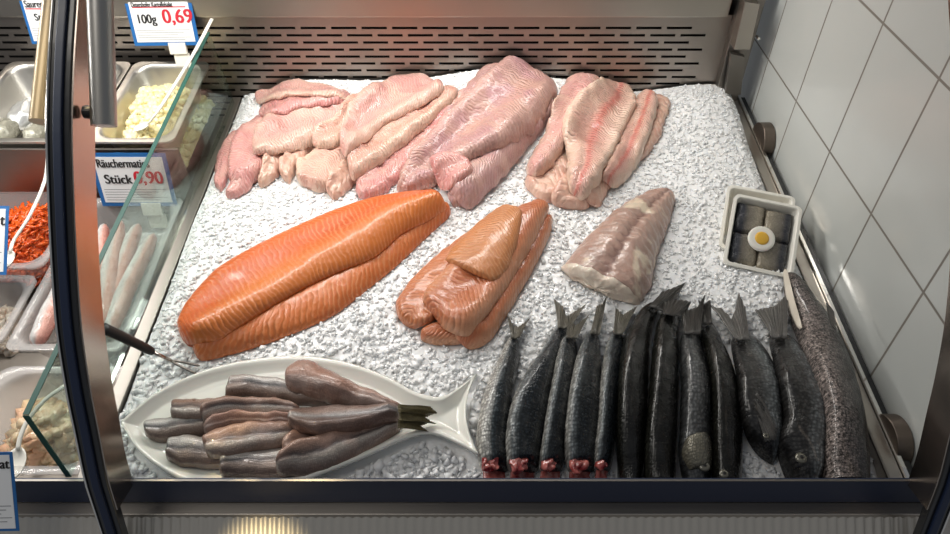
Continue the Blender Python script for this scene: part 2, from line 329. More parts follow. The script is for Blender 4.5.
def loft(name, L, R, thick, mat, r=(.12, .12), wend=(.15, .15), tprof=None, bulge=(0, 0), p=2.4, sg=4, dil=1, jit=.0015, lift=.4, ymin=-.018, parent=None,
         cut=None, seed=0, M_=22, q=.62, cutoff=.012, groove=0., gv=0., edj=0., vpk=0., base=None, wmin=.0, sink=.0, do_stamp=True, jf=38, curl=0.):
    """a body between two outlines traced in the photograph, laid on the height field.
    r: share of the length over which each end rounds off; wend/…: width share left at the very tip"""
    Lb = onto(L, thick*lift); Rb_ = onto(R, thick*lift)
    length = np.linalg.norm(Lb.mean(0)-Lb[0])*2
    length = max(np.linalg.norm(np.diff(spline(Lb, 30)[:, :2], axis=0), axis=1).sum(), .02)
    N = int(np.clip(length/.0045, 18, 120)); c = .5-.5*np.cos(np.linspace(0, math.pi, N)); T = .5*c+.5*np.linspace(0, 1, N)
    A = spline(Lb[:, :2], N, T); B = spline(Rb_[:, :2], N, T)
    ws = np.ones(N); hs = np.ones(N)
    for e, tt in ((0, T), (1, 1-T)):
        if r[e] > 0:
            q_ = np.clip(tt/r[e], 0, 1); s = np.sqrt(1-(1-q_)**2); ws *= wend[e]+(1-wend[e])*s; hs *= .12+.88*s
    if tprof is not None: hs *= np.interp(T, np.linspace(0, 1, len(tprof)), tprof)
    C = (A+B)/2; A = C+(A-C)*ws[:, None]; B = C+(B-C)*ws[:, None]
    ang = np.linspace(0, 2*math.pi, 2*M_, endpoint=False); v = np.cos(ang); top = np.sin(ang) >= -1e-9
    if edj:
        for i in range(N):
            A[i] += (A[i]-C[i])/(np.linalg.norm(A[i]-C[i])+1e-6)*edj*(mn.noise(Vector((T[i]*length*55, seed*3.3, 0)))+.5*mn.noise(Vector((T[i]*length*150, seed*3.3, 0))))
            B[i] += (B[i]-C[i])/(np.linalg.norm(B[i]-C[i])+1e-6)*edj*(mn.noise(Vector((T[i]*length*55, seed*5.3, 7)))+.5*mn.noise(Vector((T[i]*length*150, seed*5.3, 7))))
    tang = np.gradient(C, axis=0); tang /= np.linalg.norm(tang, axis=1)[:, None]+1e-9
    bl = np.outer(1-T, np.ones(1))[:, 0]**4*(-bulge[0]) + T**4*bulge[1]
    X = np.zeros((N, 2*M_)); Y = X.copy(); 
    for k in range(2*M_):
        f = (1-v[k])/2; q_ = A*(1-f)+B*f+tang*(bl*(1-v[k]**2))[:, None]; X[:, k] = q_[:, 0]; Y[:, k] = q_[:, 1]
    Y = np.clip(Y, ymin, YB-.006)
    base_f = blur(dilate(H, dil), sg) if base is None else None
    Zb = samp(base_f, X, Y)-sink if base is None else np.full(X.shape, base)
    vv = v-vpk*(1-v*v)
    prof = np.where(top, (1-np.abs(vv)**p).clip(0)**q, 0.)
    wd_ = np.linalg.norm(A-B, axis=1)
    prof = prof*(1-groove*np.exp(-((v-gv)/.09)**2))
    hh = np.minimum(thick*hs, np.maximum(wd_*.9, .002))
    Z = Zb+.0012+hh[:, None]*prof[None, :]
    Z = np.where(top[None, :], Z, Zb+.0008*0+np.minimum(.0006, hh*.05)[:, None])
    if curl: Z += curl*hh[:, None]*(np.abs(v)[None, :]**6)*top[None, :]
    if jit:
        for i in range(N):
            for k in range(2*M_):
                if top[k]:
                    n_ = mn.noise(Vector((X[i, k]*jf, Y[i, k]*jf, seed*7.3)))+.5*mn.noise(Vector((X[i, k]*jf*2.7, Y[i, k]*jf*2.7, seed*3.1)))
                    Z[i, k] += jit*n_*(.3+.7*prof[k]); X[i, k] += jit*.8*mn.noise(Vector((X[i, k]*60, Y[i, k]*60, 5+seed))); Y[i, k] += jit*.8*mn.noise(Vector((X[i, k]*60, Y[i, k]*60, 9+seed)))
    W = 2*M_; V = np.stack([X, Y, Z], 2).reshape(-1, 3)
    F = [(i*W+k, (i+1)*W+k, (i+1)*W+(k+1) % W, i*W+(k+1) % W) for i in range(N-1) for k in range(W)]
    F += [tuple(range(W)), tuple((N-1)*W+k for k in range(W-1, -1, -1))]
    uu = T*length; UV = np.stack([np.repeat(uu, W), np.tile((1-v)/2, N)], 1)
    o = mesh_obj(name, V, F, mat, parent, uvs=UV)
    if do_stamp:
        tk = [k for k in range(W) if top[k]]; stamp(X[:, tk], Y[:, tk], Z[:, tk])
    if cut:                                                    # a cut face or a wound as a part of its own: (end, material, name)
        e, cm, cn = cut; i0 = 0 if e == 0 else N-1; sgn = -1 if e == 0 else 1
        ring = np.stack([X[i0], Y[i0], Z[i0]], 1); ctr = ring.mean(0); td = np.r_[tang[i0]*sgn, 0]
        vs = []; K = 6
        for j in range(K+1):
            s = math.cos(j/K*math.pi/2)**.6; off = math.sin(j/K*math.pi/2)*min(cutoff, wd_[i0]*1.3)
            for q in ring:
                w = ctr+(q-ctr)*(s*1.0+.02)+td*off
                nz_ = mn.noise(Vector(w*130))*.0055*math.sin(j/K*math.pi/2+.2); w = w+np.array([nz_, nz_*.5, nz_]); w[1] = max(w[1], -.019); vs.append(w)
        fs = [(j*W+k, (j+1)*W+k, (j+1)*W+(k+1) % W, j*W+(k+1) % W) for j in range(K) for k in range(W)]+[tuple(K*W+k for k in range(W))]
        if e == 0: fs = [f[::-1] for f in fs]
        mesh_obj(cn, vs, fs, cm, o)
    o['_g'] = 0
    o_data[o.name] = (X, Y, Z, T, v)
    return o
o_data = {}
def zat(px, lift=0.0, sg=1):
    return onto([px], lift, sg)[0]
def fin(name, px, lift, thick, mat, parent, rise=None, n_sub=3):
    """thin fin: outline traced in the photograph on a level just above what lies there; rise lifts listed points"""
    pp = [np.array(p, float) for p in px]; out_ = []
    for i in range(len(pp)):
        a_, b_, c_ = pp[i-1], pp[i], pp[(i+1) % len(pp)]
        for t in (0, .5): out_.append(b_ if t == 0 else (b_+c_)/2+((b_-a_)-(pp[(i+2) % len(pp)]-c_))*.04)
    px = out_; q0 = onto(px, lift, 3); zc = q0[:, 2]
    z = np.clip(zc, np.median(zc)-.006, np.median(zc)+.006) if rise is None else np.array([np.median(zc)+r_ for r_ in rise])
    P = [bedz(p, zz) for p, zz in zip(px, z)]
    P = [np.array([a[0], max(a[1], -.018), a[2]]) for a in P]
    bm = bmesh.new(); org = np.array(parent['_o'])
    a = [bm.verts.new(p-org+np.array([0, 0, thick/2])) for p in P]; b = [bm.verts.new(p-org-np.array([0, 0, thick/2])) for p in P]
    n = len(P); bm.faces.new(a); bm.faces.new(b[::-1])
    for i in range(n): bm.faces.new((a[i], b[i], b[(i+1) % n], a[(i+1) % n]))
    bmesh.ops.triangulate(bm, faces=[f for f in bm.faces if len(f.verts) > 4])
    bmesh.ops.recalc_face_normals(bm, faces=bm.faces)
    me = bpy.data.meshes.new(name); bm.to_mesh(me); bm.free(); me.materials.append(mat)
    o = bpy.data.objects.new(name, me); COL.objects.link(o); o.parent = parent; return o
def fan(name, b0, b1, edge, lift, mat, parent, lift2=None, thick=.0016, nu=40, nv=12):
    """fin spread from a root (b0-b1) to a trailing edge, with rays"""
    lift2 = lift if lift2 is None else lift2
    Q = onto([b0, b1], lift, 3); za = Q[:, 2].mean(); E = onto(edge, lift2, 3); ze = float(np.clip(np.median(E[:, 2]), za-.012, za+.012))
    B0, B1 = bedz(b0, za), bedz(b1, za); E = np.array([bedz(p, ze) for p in edge]); d = np.r_[0, np.cumsum(np.linalg.norm(np.diff(E, axis=0), axis=1))]; d /= d[-1]
    V = []; sd = b0[0]
    for j in range(nv):
        v = j/(nv-1)
        for i in range(nu):
            u = i/(nu-1); e = np.array([np.interp(u, d, E[:, k]) for k in range(3)]); r = B0*(1-u)+B1*u
            m_ = (B0+B1)/2*.25+(r*.75); q = r*(1-v)+e*v+(m_-r)*(v*(1-v))*.9
            if v > .6: q = q+(e-r)*.05*mn.noise(Vector((u*26, sd, 0)))*(v-.6)/.4
            q = q+np.array([0, 0, .0009*math.sin(u*58)*(.3+v)-.004*v*v+.003*mn.noise(Vector((u*3, v*2, sd)))])
            V.append([q[0], max(q[1], -.018), q[2]])
    V = np.array(V); n = len(V); Wb = V.copy(); Wb[:, 2] -= thick; F = [(j*nu+i, j*nu+i+1, (j+1)*nu+i+1, (j+1)*nu+i) for j in range(nv-1) for i in range(nu-1)]
    bd = [i for i in range(nu)]+[(j+1)*nu-1 for j in range(1, nv)]+[(nv-1)*nu+i for i in range(nu-2, -1, -1)]+[j*nu for j in range(nv-2, 0, -1)]
    F = F+[tuple(q+n for q in f[::-1]) for f in F]+[(bd[k], n+bd[k], n+bd[(k+1) % len(bd)], bd[(k+1) % len(bd)]) for k in range(len(bd))]
    uv = np.array([(i/(nu-1), j/(nv-1)) for j in range(nv) for i in range(nu)]*2)
    ob = mesh_obj(name, np.vstack([V, Wb]), F, mat, parent, uvs=uv); bm = bmesh.new(); bm.from_mesh(ob.data); bmesh.ops.recalc_face_normals(bm, faces=bm.faces); bm.to_mesh(ob.data); bm.free(); return ob
def ball(name, c, r, mat, parent=None, sc=(1, 1, 1), seg=20, frame=BED):
    V = []; F = []; n = seg; m = seg//2
    for i in range(m+1):
        for k in range(n):
            t = math.pi*i/m; a = 2*math.pi*k/n; V.append((c[0]+r*sc[0]*math.sin(t)*math.cos(a), c[1]+r*sc[1]*math.sin(t)*math.sin(a), c[2]+r*sc[2]*math.cos(t)))
    for i in range(m):
        for k in range(n): F.append((i*n+k, (i+1)*n+k, (i+1)*n+(k+1) % n, i*n+(k+1) % n))
    return mesh_obj(name, V, F, mat, parent, frame)

# ================================================================== THE SETTING
o = G().box((-1.6, -1.2, -Z0-.05), (1.2, 1.6, -Z0)).obj('floor', M['floor']); struct(o)
o = G().slab([(.572, y, z) for y, z in ((-.0, -Z0), (0, 0), (.086, .17), (.04, .32), (-.10, .5), (-.10, .75), (1.3, .75), (1.3, -Z0))], (.04, 0, 0)).obj('wall_right', M['tiles']); struct(o)
# back wall of the counter: vent panel with real slots, in front of a black sheet coloured as the shade behind them
YV = .8431
def vent(x0, x1, ztop, zbot, rows, pitch, slot, holes_from, holes_to):
    V = []; F = []; t = .0012
    g = G(); hh = .0025; z = ztop
    for i in range(rows):
        zc = .2211-i*.01492
        g.box((x0, YV, zc+hh), (x1, YV+t, z)); z = zc-hh
        off = 0 if i % 2 == 0 else pitch/2
        xs = x0; k = math.ceil((holes_from-(-.401+off))/pitch); a = -.401+off+k*pitch+(0)
        while a+slot < holes_to+off*.95:
            g.box((xs, YV, zc-hh), (a, YV+t, zc+hh)); xs = a+slot; a += pitch
        g.box((xs, YV, zc-hh), (x1, YV+t, zc+hh))
    g.box((x0, YV, zbot), (x1, YV+t, z)); return g
o = vent(-1.25, .497, .247, -.15, 14, .0597, .0495, -1.2, .448).obj('air_return_panel', M['steel_panel']); tag(o, 'slotted stainless air return panel along the back of the ice bed', 'vent panel')
o = G().box((-1.25, YV+.03, -.15), (.5, YV+.045, .26)).obj('slot_shade_sheet', M['black']); struct(o)
o = G().box((-1.25, YV-.012, .247), (.485, YV+.05, .62)).obj('trim_top', M['steel'], bevel=.002); struct(o)
# stainless corner post between vent panel and tiles
root = empty('corner_post', (.53, YV, .0), WORLD)
tag(root, 'stainless corner post with square bracket where the vent panel meets the white tiles', 'post')
G().box((.497, YV-.02, -.1), (.545, YV+.03, .62)).obj('post', M['steel_dark'], root, bevel=.002)
q = [wy(p, YV-.05) for p in ((745, 2), (760, 4), (750, 50), (734, 50))]
G().slab([p for p in q], (0, .03, 0)).obj('bracket', M['steel'], root, bevel=.0015)
q = [wy(p, YV-.04) for p in ((731, 54), (745, 57), (741, 95), (725, 95))]
G().slab([p for p in q], (0, .012, 0)).obj('cover_plate', M['steel_dark'], root, bevel=.001)
for p in ((739, 22), (757, 36)):
    c = wy(p, YV-.03); G().tube([c+np.array([0, -.012, 0]), c], .003, 10).obj('screw', M['chrome'], root)
# tray of the ice bed
root = empty('display_tray', (.0, .4, -.07)); tag(root, 'stainless tray that holds the crushed ice', 'tray')
G().box((XL-.02, -.0205, -.075), (XR+.02, YB+.0, -.07)).obj('tray_floor', M['steel_dark'], root)
g = G(); g.box((XR, -.0205, -.07), (XR+.004, YB, .004)); g.box((XR, -.0205, .0), (.548, YB, .004)); g.obj('side_rim', M['steel'], root, bevel=.001)
G().box((.5485, -.0205, -.07), (.5535, YB, .009)).obj('edge_strip', M['chrome'], root)
G().box((.5535, -.0205, -.07), (.566, YB, .002)).obj('rubber_seal', M['rubber'], root)
G().box((XL-.022, -.0205, -.07), (XL-.002, YB, .003)).obj('side_rim', M['steel_dark'], root, bevel=.001)
# two round glass stops on the right edge
for p, lab in (((757, 141), 'round steel stop on the right edge beside the upper tiles'), ((882, 441), 'round steel stop on the right edge nearest the front rail')):
    q = wx(p, .5495)
    o = G().tube([(.5495, q[1], q[2]), (.5705, q[1], q[2])], .036, 40).obj('glass_stop', M['disc_steel'], bevel=.001); smooth_angle(o)
    tag(o, lab, 'glass stop', 'round stops on the right edge')
# front rail, ledge, ribbed front
p0 = bedz((475, 478), .045); yf = (Rb@p0)[1]; zt = (Rb@p0)[2]; zb = wy((475, 502), yf-.004)[2]
root = empty('front_rail', (0, yf, zb), WORLD); tag(root, 'dark blue anodised rail across the front of the counter', 'rail')
G().box((-1.25, yf-.004, zb), (.66, yf, zt)).obj('rail_face', M['navy'], root)
G().box((-1.25, yf-.0045, zt), (.66, yf-.002, zt+.0008)).obj('bright_edge', M['steel_dark'], root)
zl = zb
def fy(row, z): d = ray(475, row); return (CAM+d*((z-CAM[2])/d[2]))[1]
yl = fy(514, zl)
root2 = empty('service_counter', (0, yl, zl-.5), WORLD); tag(root2, 'stainless counter front with ledge and fine vertical ribs', 'counter front')
G().box((-1.25, yl, zl-.03), (.66, yf+.01, zl-.0015)).obj('ledge', M['steel'], root2, bevel=.001)
g = G(); 
import itertools
w = .0115; xs = np.arange(-1.2, .62, w)
prof = []
for x in xs:
    for a in np.linspace(0, 1, 5)[:-1]: prof.append((x+a*w, yl+.004-.0022*math.sin(a*math.pi)))
V = []; 
for z in (zl-.004, zl-.17): V += [(x, y-(.17 if z < zl-.1 else 0), z-(y-yl)*.6) for x, y in prof]
n = len(prof); g.add(V, [(i, n+i, n+i+1, i+1) for i in range(n-1)]); g.obj('ribbed_panel', M['front_steel'], root2, smooth=True)
G().box((-1.22, yl+.006, -Z0), (.64, yl+.3, zl-.05)).obj('plinth', M['steel_dark'], root2)

# glass counter posts (curved, in the plane of the front glass)
px = [(71, -40), (69, 0), (65, 60), (63, 130), (65, 200), (68, 265), (73, 330), (82, 390), (90, 430), (99, 475), (108, 505), (117, 534), (130, 575)]
curve = [wx(p, -.43)[1:] for p in px]; curve = [tuple(c) for c in spline(np.array(curve), 40)]
def sweep(x0, x1, n0, n1, pts=None):
    g = G(); P = [np.array(c) for c in (pts or curve)]; V = []
    for i, p in enumerate(P):
        t = P[min(i+1, len(P)-1)]-P[max(0, i-1)]; t /= np.linalg.norm(t); nn = np.array([-t[1], t[0]])     # to the back/up
        if nn[0] < 0: nn = -nn
        for x, k in ((x0, n0), (x1, n0), (x1, n1), (x0, n1)): q = p+nn*k; V.append((x, q[0], q[1]))
    F = [(i*4+k, i*4+(k+1) % 4, (i+1)*4+(k+1) % 4, (i+1)*4+k) for i in range(len(P)-1) for k in range(4)]+[(3, 2, 1, 0), tuple((len(P)-1)*4+k for k in range(4))]
    return g.add(V, F)
for cx, sgn, lab in ((-.43, 1, 'curved black glass post at the left of the ice bed'), (.5405, -1, 'curved steel and black glass post at the right front corner')):
    root = empty('counter_post', (cx, yf-.03, zb-.02), WORLD); tag(root, lab, 'post', 'curved glass posts')
    for name, a, b, n0, n1, mat in (('rubber_seal', -.0115, .0105, -.006, .006, M['rubber']), ('highlight_strip', -.0055, .0035, -.010, -.004, M['navy']), ('edge_strip', -.0143, -.0115, -.008, .004, M['chrome'])):  # the navy strip is a coloured-in bluish highlight down the middle of the post
        x0, x1 = sorted((cx+sgn*a, cx+sgn*b)); o = sweep(x0, x1, n0, n1).obj(name, mat, root, bevel=.0012)
    x0, x1 = sorted((cx+sgn*.0105, cx+sgn*.0125)) 
    sweep(x0, x1, -.004, .038, [c for c in curve if c[1] > .03]).obj('side_plate', M['mirror_steel'], root)
# tubes of the glass hinges
for (pt, pb, X, r, mat, lab) in (((98, -60), (104, 126), -.392, .0128, M['tube_steel'], 'thick grey steel tube in front of the potato salad'), ((60, -60), (40, 122), -.462, .0105, M['cream_tube'], 'slim warm toned steel tube left of the black post')):
    a = wx(pb, X); b = wx(pt, X); o = G().tube([a, b], r, 28).obj('hinge_tube', mat); smooth_angle(o); tag(o, lab, 'tube', 'hinge tubes of the front glass')
    if X > -.42:
        k = wx((90, 112), -.408); root = G().tube([(-.414, k[1], k[2]), (X-.010, k[1], k[2])], .004, 14).obj('hinge_bolt', M['plastic_black'])
        G().tube([(-.4135, k[1], k[2]), (-.405, k[1], k[2])], .007, 18).obj('knob', M['plastic_black'], root); tag(root, 'black knobbed bolt between curved post and thick tube', 'bolt')

# glass partition, green edge
XP = -.505
cornersP = [wx((209, 33), XP+.004), wx((27, 415), XP+.004), wx((70, 476), XP+.004)]
bb = Rb@np.array([0, .82, -.0]); poly = [cornersP[0], cornersP[1], cornersP[2], np.array([0, bb[1], bb[2]])]
poly[0][1] = min(poly[0][1], .835)
root = G().slab([(XP, p[1], p[2]) for p in poly], (.006, 0, 0)).obj('glass_partition', M['glass']); tag(root, 'upright glass partition with green edge left of the ice bed', 'glass partition')
g = G(); 
for a, b in ((poly[0], poly[1]), (poly[1], poly[2])):
    a = np.array([XP+.003, a[1], a[2]]); b = np.array([XP+.003, b[1], b[2]]); d = (b-a)/np.linalg.norm(b-a); nn = np.array([0, -d[2], d[1]]); nn = nn if nn[2] > 0 else -nn
    g.slab([a+nn*.0003+np.array([s, 0, 0]) for s in (-.0034,)]+[a+nn*.0003+np.array([.0034, 0, 0]), b+nn*.0003+np.array([.0034, 0, 0]), b+nn*.0003+np.array([-.0034, 0, 0])], nn*.0012)
g.obj('green_edge', M['glass_edge'], root)

# ------------------------------------------------------------------ left counter: deck, pans and tubs
o = G().box((-1.25, .0, -.16), (XL-.022, .842, -.15)).obj('counter_deck', M['steel_dark'], frame=BED); tag(o, 'dull steel deck under the salad pans', 'deck')
def px_rect(fl, fr, back_row, z):
    a = bedz(fl, z); b = bedz(fr, z); c = bedz((475, back_row), z); return a[0], b[0], a[1], c[1]
def pan(name, rect, z, depth, mat, rimw=.012, taper=.018, rad=.03, th=.0015, parent=None):
    x0, x1, y0, y1 = rect
    def ring(ins, r):
        o = []; X0, X1, Y0, Y1 = x0+ins, x1-ins, y0+ins, y1-ins; r = max(r, .003)
        for cx, cy, a0 in ((X1-r, Y1-r, 0), (X0+r, Y1-r, 90), (X0+r, Y0+r, 180), (X1-r, Y0+r, 270)):
            for k in range(7): a = math.radians(a0+15*k); o.append((cx+r*math.cos(a), cy+r*math.sin(a)))
        return o
    prof = [(0, z-.004, rad*.6), (0, z, rad*.6), (rimw*.8, z+.001, rad), (rimw, z-.001, rad), (rimw+.003, z-.008, rad), (rimw+taper, z-depth+.012, rad), (rimw+taper+.008, z-depth+.003, rad*.9), (rimw+taper+.02, z-depth, rad*.6),
            (rimw+taper+.02, z-depth-th, rad*.6), (rimw+taper+.006, z-depth+.001, rad*.9), (rimw+taper-th, z-depth+.01, rad), (rimw+.001, z-.009, rad), (rimw-.002, z-.004, rad)]
    V = []; F = []
    for ins, zz, r in prof: V += [(a, b, zz) for a, b in ring(ins, r)]
    n = 28
    for i in range(len(prof)-1): F += [(i*n+k, i*n+(k+1) % n, (i+1)*n+(k+1) % n, (i+1)*n+k) for k in range(n)]
    F.append(tuple(7*n+k for k in range(n))); F.append(tuple(8*n+k for k in range(n-1, -1, -1)))
    F += [((len(prof)-1)*n+k, (len(prof)-1)*n+(k+1) % n, (k+1) % n, k) for k in range(n)]
    o = mesh_obj(name, V, F, mat, parent, BED); smooth_angle(o, 50); return o
def lumps(name, rect, zf, mat, n, r, hmap, seed, sub=1, stretch=1., sq=.7, mat_list=None):
    """a heap of many small lumps of irregular form over a bed, one mesh"""
    rg = random.Random(seed); x0, x1, y0, y1 = rect; bm = bmesh.new()
    tmpl = bmesh.new(); bmesh.ops.create_icosphere(tmpl, subdivisions=sub, radius=1); tv = [v.co.copy() for v in tmpl.verts]; tf = [[v.index for v in f.verts] for f in tmpl.faces]; tmpl.free()
    ed_ = lambda x, y: min(1, max(0, min(x-x0, x1-x, y-y0, y1-y)/.03))**.6
    V = []; F = []
    for i in range(n):
        x = rg.uniform(x0, x1); y = rg.uniform(y0, y1); z = zf+hmap(x, y)*ed_(x, y)-.02*(1-ed_(x, y))
        if z is None or hmap(x, y) < -1: continue
        rr = r*rg.uniform(.6, 1.3); q = Matrix.Rotation(rg.uniform(0, 6.3), 4, 'Z') @ Matrix.Rotation(rg.uniform(-.8, .8), 4, 'X') @ Matrix.Rotation(rg.uniform(-.6, .6), 4, 'Y')
        b = len(V); sx = stretch*rg.uniform(.7, 1.3)
        for c in tv:
            d = c*(1+.25*mn.noise(c*1.7+Vector((i*3.1, 0, 0)))); w = q @ Vector((d.x*sx*rr, d.y*rr, d.z*rr*sq)); V.append((x+w.x, y+w.y, z+w.z-rr*.3))
        F += [tuple(b+k for k in f) for f in tf]
    # the body of the heap underneath
    N_ = 22; b = len(V)
    for j in range(N_):
        for i in range(N_):
            x = x0+(x1-x0)*i/(N_-1); y = y0+(y1-y0)*j/(N_-1); V.append((x, y, zf+(max(hmap(x, y), -.02)-.0)*ed_(x, y)-r*.3-.02*(1-ed_(x, y))))
    F += [(b+j*N_+i, b+j*N_+i+1, b+(j+1)*N_+i+1, b+(j+1)*N_+i) for j in range(N_-1) for i in range(N_-1)]
    return mesh_obj(name, V, F, mat)
def inset(r, d): return (r[0]+d, r[1]-d, r[2]+d, r[3]-d)
# --- potato salad
zP = .095; rp = px_rect((86, 142), (173, 142), 50, zP); rp = (rp[0], min(rp[1], -.509), rp[2], .828)
o = pan('salad_pan', rp, zP, .09, M['pan_steel']); tag(o, 'stainless pan holding the potato salad', 'pan', 'stainless pans in the back row')
def heap(cx, cy, sx, sy, h, f=25): return lambda x, y: h*math.exp(-((x-cx)/sx)**2-((y-cy)/sy)**2)+.010*mn.noise(Vector((x*f, y*f, 1)))
c = bedz((155, 108), zP-.03); ir = inset(rp, .016)
m = flesh('potato_salad', 'F0E3B4', 'E8D79A', 'F8F0D0', k=40, chev=.2, lw=.3, scale=60, bump=.5, rough=.3)
o = lumps('potato_salad', ir, zP-.068, m, 620, .0085, heap(c[0]-.005, c[1]-.01, .085, .11, .072), 3); tag(o, 'heap of yellow potato salad with a white spoon in it', 'potato salad', kind='stuff')
# --- herring pan far left
r2 = px_rect((-60, 145), (74, 145), 52, zP); r2 = (r2[0], rp[0]-.004, rp[2], .828)
o = pan('salad_pan', r2, zP, .09, M['pan_steel']); tag(o, 'stainless pan with rolled pickled herring, behind the slim tube', 'pan', 'stainless pans in the back row')
o = G().box((-1.2, rp[2]-.006, -.15), (XL-.03, rp[2]-.002, zP-.012)).obj('step_panel', M['steel_dark'], frame=BED); tag(o, 'dark steel step below the back row of pans', 'panel')
mroll = skin('pickled_herring_skin', [(0, 'B9B7A6'), (.4, '8C8D86'), (.7, 'C9C6B2'), (1, 'A8A79C')], k=200)
mfoil = plain('crumpled_foil', 'C9CBCB', .3, .7, bumps=(50, .8))
for k, (p, r, lab) in enumerate((((26, 112), .034, 'crumpled silvery herring roll'), ((6, 128), .026, 'pickled herring roll at the left edge of the pan'), ((34, 131), .024, 'pickled herring roll in front of the crumpled one'), ((-8, 112), .026, 'pickled herring roll behind the others'))):
    q = bedz(p, zP-.05); o = ball('herring_roll', (q[0], q[1], zP-.055), r, mfoil if k == 0 else mroll, sc=(.8, 1.3, .7), seg=24)
    for v in o.data.vertices: v.co += Vector(v.co).normalized()*.006*mn.noise(v.co*70+Vector((k*5, 0, 0)))
    tag(o, lab, 'herring roll', 'rolled herring in the left pan')
# --- matjes tray
def tub(rect, z, depth, lab, rad=.03):
    o = pan('plastic_tub', rect, z, depth, M['tub'], rimw=.012, taper=.01, rad=rad, th=.002); tag(o, lab, 'tub', 'clear plastic tubs'); return o
zT = -.012
rt = px_rect((3, 350), (121, 350), 198, zT); tub(rt, zT, .06, 'clear rectangular tub with matjes herring fillets', .022)
rc = px_rect((-95, 268), (42, 268), 186, zT); tub(rc, zT, .06, 'clear tub of orange carrot salad with a white spoon', .03)
rw = px_rect((-130, 345), (0, 345), 275, zT); tub(rw, zT, .06, 'clear tub of white salad at the left edge of the picture', .03)
rf = px_rect((-60, 474), (98, 474), 366, zT); tub(rf, zT, .065, 'clear tub of creamy fish salad in the front row', .045)
mcar = flesh('carrot', 'E0601C', 'D24E10', 'F08A3A', k=60, chev=.1, lw=.4, scale=40)
c = bedz((28, 222), -.02); o = lumps('carrot_salad', inset(rc, .03), -.062, mcar, 900, .0042, heap(c[0], c[1], .1, .07, .055), 5, stretch=4.2, sq=.6); tag(o, 'heap of orange grated carrot salad', 'carrot salad', kind='stuff')
mw = flesh('white_salad', 'D8CFC0', 'C2A890', 'EDE6DC', k=40, scale=50)
o = lumps('white_salad', inset(rw, .03), -.06, mw, 420, .0065, heap(rw[1]-.05, (rw[2]+rw[3])/2, .1, .07, .035), 6, stretch=1.6); tag(o, 'heap of pale flaky fish salad at the left edge', 'fish salad', kind='stuff')
mf = flesh('cream_fish_salad', 'E0AC88', 'DCC49C', 'F2DCC0', k=30, chev=.2, lw=.4, scale=40, rough=.22)
c = bedz((35, 415), -.02); o = lumps('cream_fish_salad', inset(rf, .034), -.062, mf, 420, .011, heap(c[0], c[1], .11, .08, .038), 8, stretch=1.7, sq=.6); tag(o, 'heap of creamy pink and yellow fish salad in the front tub', 'fish salad', kind='stuff')
# matjes fillets
mmat = skin('matjes_skin', [(0, 'C4857A'), (.3, 'DBA698'), (.48, 'C9BDB8'), (.75, 'D2D4D2'), (1, 'C58F84')], k=420, rough=.2, metal=.05, net=.25, gain=1.1)
H2 = np.full_like(H, -.06)
for k, (a, b, lab) in enumerate((((62, 342), (92, 232), 'matjes fillet nearest the left side of its tub'), ((78, 340), (108, 225), 'second matjes fillet from the left of its tub'), ((96, 330), (125, 222), 'matjes fillet in the middle of its tub'),
    ((108, 318), (140, 225), 'matjes fillet right of the middle of its tub'), ((112, 335), (152, 235), 'matjes fillet nearest the right side of its tub'), ((40, 345), (70, 262), 'short matjes fillet in the front left corner of its tub'))):
    zz = -.028+.005*(k % 3); A = bedz(a, zz); B = bedz(b, zz); d = (B-A)/np.linalg.norm(B-A); s = np.array([d[1], -d[0], 0]); n = 26; V = []; F = []; K = 16; UV = []
    for i in range(n):
        t = i/(n-1); w = .017*(.25+.75*math.sqrt(max(0, 1-(2*t-1)**4)))*(1-.3*t); h = .016*(.3+.7*math.sqrt(max(0, 1-(2*t-1)**4)))
        cpt = A+(B-A)*t+s*.006*math.sin(3*t+k)
        for j in range(K):
            a_ = 2*math.pi*j/K; V.append(cpt+s*w*math.cos(a_)+np.array([0, 0, h*max(math.sin(a_), -.3)+.0022*mn.noise(Vector((t*9, j*.7, k)))])); UV.append((t*.15, (1-math.cos(a_))/2))
    F = [(i*K+j, i*K+(j+1) % K, (i+1)*K+(j+1) % K, (i+1)*K+j) for i in range(n-1) for j in range(K)]+[tuple(range(K-1, -1, -1)), tuple((n-1)*K+j for j in range(K))]
    o = mesh_obj('matjes_fillet', V, F, mmat, uvs=UV); tag(o, lab, 'herring fillet', 'matjes fillets in the clear tub')

# spoons
def spoon(pts, zs, rb, lab, w=.016):
    P = [bedz(p, z) for p, z in zip(pts, zs)]; P = spline(np.array(P), 24)
    root = G().tube(list(P), [.0034]*24, 10, flat=.6).obj('salad_spoon', M['white_plastic'], frame=BED, smooth=True)
    d = P[-1]-P[-4]; d /= np.linalg.norm(d); a = math.atan2(d[1], d[0]); bm = []; V = []; F = []
    n = 20
    for i in range(7):
        r = i/6
        for k in range(n):
            t = 2*math.pi*k/n; u = r*math.cos(t)*w*1.5+w*1.2; v = r*math.sin(t)*w; V.append(P[-1]+np.array([u*math.cos(a)-v*math.sin(a), u*math.sin(a)+v*math.cos(a), -.006*(1-r*r)+u*d[2]*.5]))
    top = len(V); V += [v+np.array([0, 0, -.0015]) for v in V]
    F = [(i*n+k, i*n+(k+1) % n, (i+1)*n+(k+1) % n, (i+1)*n+k) for i in range(6) for k in range(n)]; F += [tuple(q+top for q in f[::-1]) for f in F]
    F += [(6*n+k, 6*n+(k+1) % n, top+6*n+(k+1) % n, top+6*n+k) for k in range(n)]
    mesh_obj('spoon_bowl', V, F, M['white_plastic'], root); tag(root, lab, 'spoon', 'white plastic salad spoons')
spoon([(212, 19), (190, 60), (160, 108), (148, 124)], [.20, .165, .12, .09], 0, 'white plastic spoon standing in the potato salad', .011)
